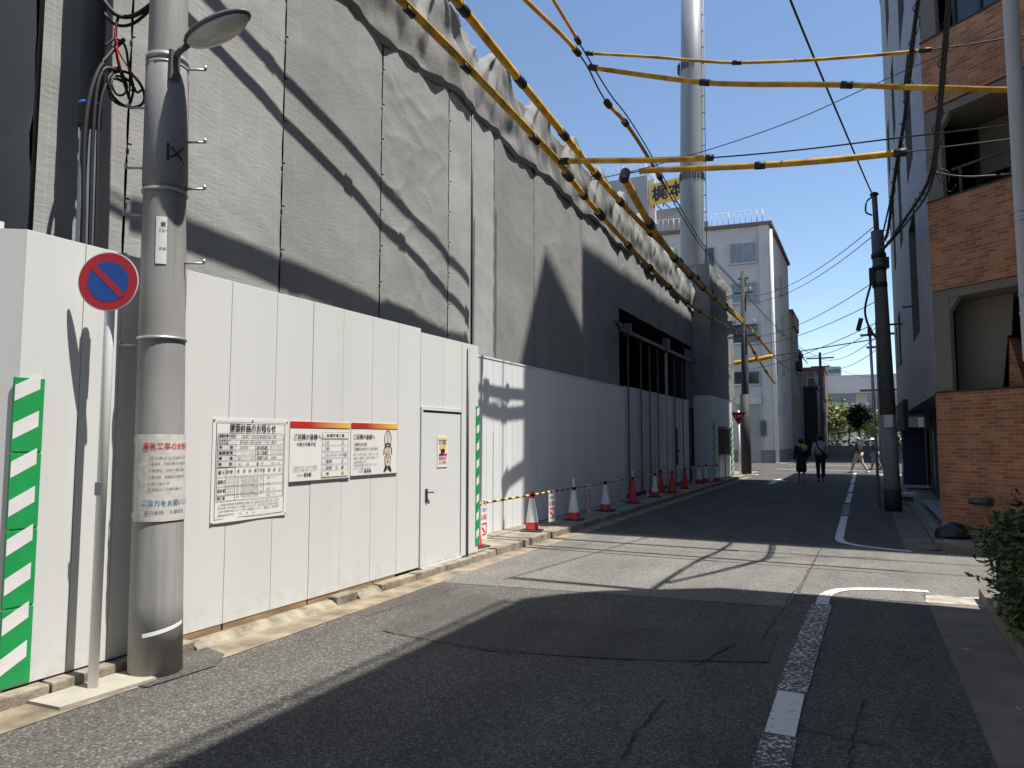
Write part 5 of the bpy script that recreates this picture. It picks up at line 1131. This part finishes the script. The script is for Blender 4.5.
mb = MB(); wpoly(mb, [(1.2, 13.95), (3.34, 12.15), (3.40, 13.38), (2.2, 14.55)], 16.8, 19.0); wpoly(mb, [(1.2, 15.45), (8, 15.45), (8, 30.9), (1.2, 30.9)], 19.02, 22.4); mb.build('roof', M['balcdark'], bb)
mb = MB(); mb.prism([(3.4, 12.0, 19.31), (3.4, 12.0, 24.0), (3.4, 12.17, 24.45), (3.4, 13.37, 26.9), (3.4, 15.2, 25.8), (3.4, 15.75, 25.4), (3.4, 15.75, 22.6), (3.4, 15.40, 22.6), (3.4, 15.40, 19.31)], (1.5, 0, 0)); mb.build('gabled_penthouse', M['wallbeige'], bb)
# street face: white tile with window recesses
wt = Matrix.Translation((1.15, 29.0, 0)) @ Matrix.Rotation(R(-90), 4, 'Z')      # own x runs from the far end to the corner
inv = bw.inverted()
holes = [(1.6, 2.6, 4.0, 5.4), (3.4, 4.2, 4.0, 5.4), (5.0, 6.4, 3.95, 5.6), (11.8, 14.0, 3.9, 6.6), (1.6, 2.6, 7.4, 9.0), (4.2, 5.6, 7.2, 9.3), (8.2, 9.6, 7.0, 9.3), (12.2, 14.2, 7.6, 10.0), (3, 4.4, 10.8, 12.6), (7, 8.4, 10.6, 12.8), (11.6, 13.6, 11.2, 13.4), (1.5, 3, 14.4, 16.2), (5.5, 7.5, 14.4, 16.4), (10.5, 12.5, 14.8, 16.8)]
holes = [(a-2, b-2, c, d) for a, b, c, d in holes if a > 2.4]
xs = sorted({0, 15.05}|{h[0] for h in holes}|{h[1] for h in holes}); zs = sorted({2.42, 19.0}|{h[2] for h in holes}|{h[3] for h in holes})
mb = MB()
for a, b in zip(xs[:-1], xs[1:]):
    for c, d in zip(zs[:-1], zs[1:]):
        if any(h[0] <= a and b <= h[1] and h[2] <= c and d <= h[3] for h in holes): continue
        mb.quad((a, 0, c), (b, 0, c), (b, 0, d), (a, 0, d))
for h in holes:
    x0, x1, z0, z1 = h; dd = .28
    mb.quad((x0, 0, z0), (x0, dd, z0), (x0, dd, z1), (x0, 0, z1)); mb.quad((x1, 0, z0), (x1, 0, z1), (x1, dd, z1), (x1, dd, z0)); mb.quad((x0, 0, z0), (x1, 0, z0), (x1, dd, z0), (x0, dd, z0)); mb.quad((x0, 0, z1), (x0, dd, z1), (x1, dd, z1), (x1, 0, z1))
mb.quad((0, 0, 2.42), (15.05, 0, 2.42), (15.05, .95, 2.42), (0, .95, 2.42)); mb.quad((15.05, 0, 2.42), (15.05, .1, 2.42), (15.05, .1, 19), (15.05, 0, 19)); mb.quad((0, 0, 2.42), (0, 1, 2.42), (0, 1, 19), (0, 0, 19)); mb.quad((0, 0, 19), (15.05, 0, 19), (15.05, 1, 19), (0, 1, 19))
o = mb.build('tiled_face', M['tile'], bb, True, recalc=True)
o.matrix_local = inv @ wt
for h in holes:
    mb = MB(); x0, x1, z0, z1 = h; n = 2 if x1-x0 > 1.2 else 1; w = (x1-x0)/n
    for k in range(n):
        a = x0+k*w; mb.box(a, a+.06, .20, .27, z0, z1); mb.box(a+w-.06, a+w, .20, .27, z0, z1); mb.box(a+.06, a+w-.06, .20, .27, z0, z0+.06); mb.box(a+.06, a+w-.06, .20, .27, z1-.06, z1)
    f = mb.build('window', M['darkmetal'], bb, True); f.matrix_local = inv @ wt
    mb = MB(); mb.box(x0+.01, x1-.01, .235, .26, z0+.01, z1-.01); mb.build('pane', M['glass'], f, True)
# ground floor: shopfront set back under the tiled face
def fl(name, m, *bx):
    mb = MB()
    for q in bx: mb.box(*q)
    o_ = mb.build(name, m, bb, True); o_.matrix_local = inv @ wt; return o_
fl('shop_wall', M['balcdark'], (0, 6.0, .80, .9, .09, 2.40), (13.6, 15.0, .35, .9, .09, 2.41))
d_ = fl('entrance_door', M['doordark'], (6.05, 13.55, .55, .60, .12, 2.40))
for k in range(6):
    mb = MB(); mb.box(6.2+k*1.25, 6.26+k*1.25, .50, .549, .15, 2.38); mb.build('door_frame', M['gatepost'], d_, True)
mb = MB(); mb.box(11.1, 11.13, .45, .499, .9, 1.3); mb.box(11.5, 11.53, .45, .499, .9, 1.3); mb.build('handle', M['steel'], d_, True)
fl('threshold', M['steel'], (8.2, 13.5, .12, .54, .088, .118))
fl('tiled_plinth', M['tile'], (13.62, 14.98, .20, .349, .09, 1.75))
fl('awning', M['balcdark'], (2.0, 6.5, -.12, -.002, 1.90, 2.75))
fl('side_pier', M['brick'], (14.6, 15.03, .01, .19, .1, 2.40))
fl('bracket', M['darkmetal'], (5.7, 5.76, -.35, -.01, 4.95, 5.0), (4.0, 4.05, -.35, -.01, 5.2, 5.25), (10.8, 10.84, -.25, -.01, 4.6, 4.64))

# fittings by the brick wall
t = thing('wall_fitting', 'green metal pipe fitting sticking out of the red brick wall', 'pipe fitting', tuple(bw @ Vector((.62, -.02, .66))))
mb = MB(); o0 = bw @ Vector((.78, 0, .66)); dn = bw.to_3x3() @ Vector((0, -1, 0)); da = bw.to_3x3() @ Vector((-1, -.25, -.02)).normalized()
mb.tube([o0-dn*.02, o0+dn*.03], .085, 18); mb.build('flange', M['hydrant'], t)
mb = MB(); mb.tube([o0+dn*.02, o0+dn*.12], .055, 16); mb.tube([o0+dn*.10-da*.04, o0+dn*.10+da*.16, o0+dn*.10+da*.22], [.055, .05, .04], 14); mb.build('spout', M['hydrant'], t)
mb = MB(); mb.sphere(tuple(bw @ Vector((.46, -.42, .09))), 1, (.26, .20, .24), 20, 14)
for q in mb.b.verts:
    q.co += Vector((1, 1, .6))*.02*noise.noise(q.co*6); q.co.z = max(q.co.z, .09)
tag(mb.build('rubbish_bag', M['bag']), 'black rubbish bag lying at the foot of the red brick wall', 'rubbish bag')
t = thing('vending_machine', 'dark blue vending machine against the tiled building behind the right-hand pole', 'vending machine', (1.42, 28.0, .09))
mb = MB(); mb.box(1.18, 1.85, 27.4, 28.5, .12, 2.05, .02); mb.build('body', M['vend'], t)
mb = MB(); mb.box(1.165, 1.179, 27.5, 28.4, 1.0, 1.9); mb.build('window', M['glass'], t)
mb = MB(); mb.box(1.30, 1.75, 27.385, 27.399, 1.62, 1.72); mb.build('front_stripe', M['inkblue'], t); mb = MB(); mb.box(1.168, 1.179, 27.6, 28.3, .35, .55); mb.build('delivery_slot', M['darkmetal'], t)
for (lab, x0, x1, y0, y1) in (('pale grey plinth block leaning out by the right-hand pole', .82, 1.14, 20.6, 21.0),):
    t = thing('step_block', lab, 'block', (x0, y0, .09)); mb = MB(); mb.box(x0-.14, x1, y0, y1, .19, .28, .01); mb.build('top', M['whitebox'], t); mb = MB(); mb.box(x0+.02, x1-.06, y0+.05, y1-.05, .08, .189); mb.build('foot', M['poledark'], t)

# ================================================================== NEAR RIGHT BUILDING (mostly out of frame)
nb = thing('tiled_building', 'grey tiled building at the right edge with a white drainpipe on its corner', 'building', (1.5, 7.8, 0))
mb = MB(); mb.box(0, 20, 0, 6, .1, 9.0); o = mb.build('wall', M['neartile'], nb, True)
o.matrix_local = Matrix.Translation((.02, 0, 0)) @ Matrix.Rotation(R(-90), 4, 'Z')
mb = MB(); mb.prism([(1.85, 8.10, .1), (1.85, 8.17, 2.18), (1.85, 8.24, 3.7), (1.85, 8.28, 5.32), (1.85, 8.24, 7.79), (1.85, 7.54, 10.45), (1.85, 7.22, 11.22), (1.85, 6.85, 11.86), (1.85, -40, 11.86), (1.85, -40, .1)], (9, 0, 0)); mb.build('upper_wall', M['wallbeige'], nb)
mb = MB(); mb.tube([(1.88, -14, 12.16), (1.88, 6.75, 12.16)], .032)
for k in range(18): mb.tube([(1.88, -10+k*.98, 11.85), (1.88, -10+k*.98, 12.16)], .018, 6)
mb.build('railing', M['rail'], nb)
dp = MB(); dp.tube(smooth([(1.385, 7.78, 12), (1.385, 7.78, 6), (1.385, 7.78, 2.62), (1.40, 7.78, 2.48), (1.52, 7.78, 2.40)], 6), .063, 18); dpo = dp.build('drainpipe', M['pipegrey'], nb)
mb = MB()
for z in (2.75, 2.92, 3.62, 3.70, 6.4): mb.tube([(1.385, 7.78, z), (1.385, 7.78, z+.03)], .069, 18)
mb.build('collar', M['steel'], dpo)

nl = thing('sky_blocking_building', 'plain grey unseen building added left of the hoarding to cut sky light', 'building', (-12, -14, 0))  # out of view, added to block sky light and deepen the street shade
mb = MB(); mb.box(-20, -6.6, -40, 1.0, 0, 15); mb.build('wall', M['wallgrey'], nl)

# ================================================================== PLANTING at the right
def leafy(label, loc, h, rad, m, n, size, seed, stems=9):
    t = thing('shrub', label, 'shrub', loc); rnd = random.Random(seed)
    mb = MB(); lf = MB()
    for k in range(stems):
        a = rnd.uniform(0, 6.3); r_ = rnd.uniform(.3, 1); top = Vector((math.cos(a)*rad*r_, math.sin(a)*rad*r_, h*rnd.uniform(.6, 1.0)))
        mid = top*.5+Vector((0, 0, .08)); pts = smooth([(0, 0, 0), mid, top], 6); mb.tube(pts, [.008*(1-.7*i/len(pts)) for i in range(len(pts))], 5)
        for i in range(n//stems):
            f = rnd.uniform(.25, 1.03); p = pts[min(len(pts)-1, int(f*(len(pts)-1)))]+Vector((rnd.gauss(0, .055), rnd.gauss(0, .055), rnd.gauss(0, .05)))
            u = Vector((rnd.gauss(0, 1), rnd.gauss(0, 1), rnd.gauss(.1, .6))).normalized(); w = u.cross(Vector((rnd.gauss(0, .5), rnd.gauss(0, .5), 1))).normalized(); s = size*rnd.uniform(.6, 1.3); nn = u.cross(w)*s*.18
            a0, b0, c0, d0, e0, f0 = (lf.b.verts.new(q) for q in (p, p+u*s*.5+w*s*.28+nn, p+u*s*.9+w*s*.18+nn, p+u*s*1.25, p+u*s*.9-w*s*.18+nn, p+u*s*.5-w*s*.28+nn))
            lf.b.faces.new((a0, b0, c0, d0)); lf.b.faces.new((a0, d0, e0, f0))
    mb.build('stem', M['bark'], t, True); lv = lf.build('leaves', m, t, True, recalc=False)
    lv.data.materials.append(M['leafC']); lv.data.materials.append(M['leafA'])
    for i, p in enumerate(lv.data.polygons):
        q = (i//2*7919) % 10; p.material_index = 1 if q == 0 else (2 if q < 5 else 0)          # a few young pale leaves
    return t
leafy('tall dark leafy shrub in the bed at the right edge', (1.24, 7.75, .09), 1.0, .40, M['leafB'], 2300, .065, 1, 22)
leafy('dark shrub spreading low over the kerb at the right edge', (1.22, 7.15, .09), .80, .36, M['leafA'], 1900, .06, 2, 16)
leafy('small mixed shrub at the front of the planting bed', (1.08, 6.75, .09), .55, .28, M['leafA'], 1300, .055, 3, 12)
def grass(label, loc, n, h, seed):
    t = thing('strappy_plant', label, 'plant', loc); rnd = random.Random(seed); mb = MB()
    for k in range(n):
        a = rnd.uniform(0, 6.3); L_ = h*rnd.uniform(.6, 1.1); d = Vector((math.cos(a), math.sin(a), 0)); w = Vector((-d.y, d.x, 0))*.008; prev = None
        for i in range(7):
            f = i/6; p = d*L_*(.15*f+.75*f*f)+Vector((0, 0, L_*(f*1.1-.75*f*f))); ww = w*(1-f)**.6
            v = (mb.b.verts.new(p+ww), mb.b.verts.new(p-ww))
            if prev: mb.b.faces.new((prev[0], v[0], v[1], prev[1])).smooth = True
            prev = v
    mb.build('leaves', M['leafC'], t, True, recalc=False)
grass('strappy light green plant arching over the near kerb at the right edge', (1.0, 6.15, .11), 46, .42, 4)
grass('strappy plant under the shrubs behind the near one', (1.02, 6.75, .11), 26, .34, 5)
mb = MB(); mb.sphere((1.03, 7.75, .145), .038, (1, 1.3, 1), 10, 8)
for q in mb.b.verts: q.co += q.normal*.012*noise.noise(q.co*25)
tag(mb.build('white_stone', M['slab']), 'small white stone on the kerb under the dark shrub', 'stone')

for k, (x, y) in enumerate(((.66, 6.6), (.78, 5.3), (.62, 7.5), (.84, 7.0))):
    mb = MB(); a = k*1.7; u = Vector((math.cos(a), math.sin(a), .12))*.035; w_ = Vector((-math.sin(a), math.cos(a), .05))*.018; p = Vector((x, y, .012))
    mb.quad(p-u, p+w_, p+u, p-w_)
    tag(mb.build('fallen_leaf', M['slab'], recalc=False), 'pale dry leaf lying on the stained gutter by the planting bed', 'leaf', 'dry leaves in the right gutter')

# ================================================================== PEOPLE
def skinmesh(name, verts, edges, radii, m, parent, sub=1, root=0):
    me = bpy.data.meshes.new(name); me.from_pydata(verts, edges, []); o = bpy.data.objects.new(name, me); COL.objects.link(o)
    md = o.modifiers.new('Skin', 'SKIN'); md.use_smooth_shade = True
    for i, r_ in enumerate(radii):
        sv = me.skin_vertices[0].data[i]; sv.radius = r_ if isinstance(r_, tuple) else (r_, r_); sv.use_root = (i == root)
    if sub: s2 = o.modifiers.new('Sub', 'SUBSURF'); s2.levels = sub; s2.render_levels = sub
    dg = bpy.context.evaluated_depsgraph_get(); dg.update(); nm = bpy.data.meshes.new_from_object(o.evaluated_get(dg))
    bpy.data.objects.remove(o); bpy.data.meshes.remove(me); nm.materials.clear(); nm.materials.append(m)
    for p in nm.polygons: p.use_smooth = True
    ob = bpy.data.objects.new(name, nm); COL.objects.link(ob); ob.parent = parent; return ob
def person(label, loc, rz, h, top, bottom, shoes, hair, stride=.18, arm=.12, coat=False, hat=None, skirt=False, bag=None, bend=0.0):
    t = thing('person', label, 'person', loc, rz); k = h/1.70
    V = lambda x, y, z: Vector((x*k, y*k, z*k))
    hipL, hipR = V(-.085, 0, .90), V(.085, 0, .90)
    kn = [V(-.09, stride*.55+.03, .49), V(.09, -stride*.35+.03, .49)]; an = [V(-.09, stride, .09), V(.09, -stride, .11)]
    ne = V(0, .02+bend*.3, 1.44); sh_ = [V(-.175, .01+bend*.25, 1.385), V(.175, .01+bend*.25, 1.385)]
    el = [V(-.225, -arm*.4, 1.12), V(.225, arm*.4, 1.12)]; wr = [V(-.225, -arm+.06, .88), V(.225, arm+.10, .89)]
    hd = V(0, .05+bend*.4, 1.585)
    vs = [V(0, 0, .95), V(0, .0+bend*.1, 1.15), V(0, .0+bend*.25, 1.34), ne, V(0, .035+bend*.35, 1.50), hd, hipL, kn[0], an[0], hipR, kn[1], an[1], sh_[0], el[0], wr[0], sh_[1], el[1], wr[1], V(0, .06+bend*.4, 1.64)]
    es = [(0, 1), (1, 2), (2, 3), (3, 4), (4, 5), (5, 18), (0, 6), (6, 7), (7, 8), (0, 9), (9, 10), (10, 11), (2, 12), (12, 13), (13, 14), (2, 15), (15, 16), (16, 17)]
    rd = [.13, .12, .13, .06, .052, .092, .085, .055, .036, .085, .055, .036, .05, .040, .028, .05, .040, .028, .075]
    for w_, sgn in ((14, -1), (17, 1)):            # hands: palm, four fingers and a thumb
        b = vs[w_]; vs.append(b+V(0, .01, -.07)); pi = len(vs)-1; es.append((w_, pi)); rd.append(.026)
        for q in range(4):
            vs.append(vs[pi]+V(0, .028-.019*q, -.045)); es.append((pi, len(vs)-1)); rd.append(.0095); vs.append(vs[pi]+V(-sgn*.012, .028-.019*q, -.08-.006*(1.5-abs(q-1.5)))); es.append((len(vs)-2, len(vs)-1)); rd.append(.008)
        vs.append(b+V(-sgn*.02, .045, -.06)); es.append((w_, len(vs)-1)); rd.append(.011); vs.append(b+V(-sgn*.022, .055, -.095)); es.append((len(vs)-2, len(vs)-1)); rd.append(.009)
    rd = [r_*k for r_ in rd]
    body = skinmesh('body', vs, es, rd, M['skin'], t, 1)
    # face: nose, eyes, mouth, ears
    mb = MB(); mb.sphere(hd+V(0, .102, -.005), .016*k, (.8, 1.2, 1.4), 8, 6); mb.sphere(hd+V(-.092, .0, 0), .026*k, (.4, .8, 1.2), 8, 6); mb.sphere(hd+V(.092, .0, 0), .026*k, (.4, .8, 1.2), 8, 6); mb.build('face', M['skin'], t, True)
    mb = MB(); mb.sphere(hd+V(-.034, .088, .022), .010*k, u=8, v=6); mb.sphere(hd+V(.034, .088, .022), .010*k, u=8, v=6); mb.obox(hd+V(0, .094, -.048), (.045*k, .01*k, .008*k)); mb.build('eyes_and_mouth', M['hairblack'], t, True)
    # clothes
    lo = .80 if coat else .93
    tv = [V(0, 0, lo if not coat else .78), V(0, bend*.1, 1.15), V(0, bend*.25, 1.34), V(0, .01+bend*.28, 1.425), sh_[0], el[0], wr[0].lerp(el[0], .06), sh_[1], el[1], wr[1].lerp(el[1], .06)]
    te = [(0, 1), (1, 2), (2, 3), (2, 4), (4, 5), (5, 6), (2, 7), (7, 8), (8, 9)]; tr = [.180 if coat else .172, .168, .178, .092, .082, .070, .054, .082, .070, .054]
    skinmesh('jacket', tv, te, [r_*k for r_ in tr], top, t, 1)
    if skirt:
        mb = MB(); mb.lathe([(.17*k, .42*k), (.20*k, .52*k), (.185*k, .75*k), (.165*k, .95*k)], (0, 0, 0), 16); mb.build('skirt', bottom, t, True)
    else:
        bv = [V(0, 0, .95), hipL, kn[0], an[0].lerp(kn[0], .06), hipR, kn[1], an[1].lerp(kn[1], .06)]
        skinmesh('trousers', bv, [(0, 1), (1, 2), (2, 3), (0, 4), (4, 5), (5, 6)], [r_*k for r_ in (.140, .108, .078, .062, .108, .078, .062)], bottom, t, 1)
    for a, ti in ((an[0], 0), (an[1], .25)):
        mb = MB(); mb.sphere(a+V(0, .05, -.045), 1, (.047*k, .135*k, .045*k), 12, 8)
        for q in mb.b.verts: q.co.z = max(q.co.z, 0.0)
        mb.build('shoe', shoes, t, True)
    mb = MB(); mb.sphere(hd+V(0, -.018, .035), 1, (.107*k, .112*k, .105*k), 16, 12)
    for q in mb.b.verts:
        if q.co.y > hd.y+.055*k and q.co.z < hd.z+.065*k: q.co.y = hd.y+.055*k
    mb.build('hair', hair, t, True)
    if hat:
        mb = MB(); mb.sphere(hd+V(0, 0, .07), 1, (.122*k, .13*k, .085*k), 16, 10); mb.lathe([(.19*k, -.005), (.19*k, .008), (.11*k, .03)], tuple(hd+V(0, 0, .055)), 18); mb.build('hat', hat, t, True)
    if bag == 'cross':
        mb = MB(); mb.tube(smooth([sh_[0]+V(.05, -.09, .06), V(-.03, -.165, 1.25), V(.10, -.165, 1.08), V(.18, -.10, .95)], 6), .026*k, 8); mb.tube(smooth([sh_[0]+V(.05, -.09, .06), sh_[0]+V(.05, .1, .03), V(.05, .165, 1.2), V(.17, .10, .95)], 6), .022*k, 8); mb.obox(V(.20, -.05, .95), (.09*k, .24*k, .18*k), None, .02); mb.build('shoulder_bag', M['strap'], t, True)
    if bag == 'lime':
        mb = MB(); mb.sphere(V(.13, -.12, 1.36), 1, (.13*k, .07*k, .13*k), 12, 8); mb.tube(smooth([V(.05, -.14, 1.44), V(0, -.12, 1.45), V(-.08, -.12, 1.40)], 5), .035*k, 8); mb.build('scarf', M['clothlime'], t, True)
    return t
person('person in a long black coat and bare legs with a lime scarf, walking away', (-2.14, 29.2, 0), R(4), 1.66, M['clothblack'], M['clothblack'], M['shoeblack'], M['hairblack'], .14, .10, True, skirt=True, bag='lime')
person('person in a pale shirt and black trousers with a dark bag strap across the back', (-1.52, 30.2, 0), R(-2), 1.80, M['clothwhite'], M['clothblack'], M['shoeblack'], M['hairblack'], .10, .08, bag='cross')
person('person with grey hair striding in a black jacket, beige trousers and white shoes', (-.20, 38.8, 0), R(68), 1.74, M['clothblack'], M['clothbeige'], M['shoewhite'], M['hairgrey'], .36, .20)
person('person in a white hat, navy top and grey trousers close to the right-hand pole', (.60, 43.2, 0), R(75), 1.70, M['clothnavy'], M['clothgrey'], M['shoeblack'], M['hairblack'], .22, .16, hat=M['shoewhite'], bend=.25)

bpy.data.objects.remove(_fo)

# ================================================================== LIGHT, SKY, CAMERA
SUN = Vector((1, .03, 2.35)).normalized()
el = math.asin(SUN.z); ro = math.atan2(SUN.x, SUN.y)
w = bpy.data.worlds.new('World'); S.world = w; w.use_nodes = True
N = w.node_tree.nodes; sk = N.new('ShaderNodeTexSky'); sk.sky_type = 'NISHITA'; sk.sun_disc = False; sk.sun_elevation = el; sk.sun_rotation = ro
sk.air_density = 1.0; sk.dust_density = .1; sk.ozone_density = 1.8
w.node_tree.links.new(sk.outputs[0], N['Background'].inputs[0]); N['Background'].inputs[1].default_value = .12
ld = bpy.data.lights.new('sun', 'SUN'); ld.energy = 5.0; ld.angle = R(.5); ld.color = (1, .96, .90)
lo_ = bpy.data.objects.new('sun', ld); COL.objects.link(lo_); lo_.location = (20, 0, 40); lo_.rotation_euler = (-SUN).to_track_quat('-Z', 'Y').to_euler()
cd = bpy.data.cameras.new('camera'); co = bpy.data.objects.new('camera', cd); COL.objects.link(co); S.camera = co
cd.sensor_width = 36; cd.lens = 710/1024*36; cd.clip_end = 3000; cd.clip_start = .05
yaw = math.atan((862-512)/710); pit = math.atan(56/710)
co.location = (0, 0, 1.62); co.rotation_euler = (R(90)+pit, 0, yaw)
S.view_settings.view_transform = 'Standard'; S.view_settings.look = 'None'; S.view_settings.exposure = 0.62; S.view_settings.gamma = 1; S.view_settings.use_curve_mapping = False
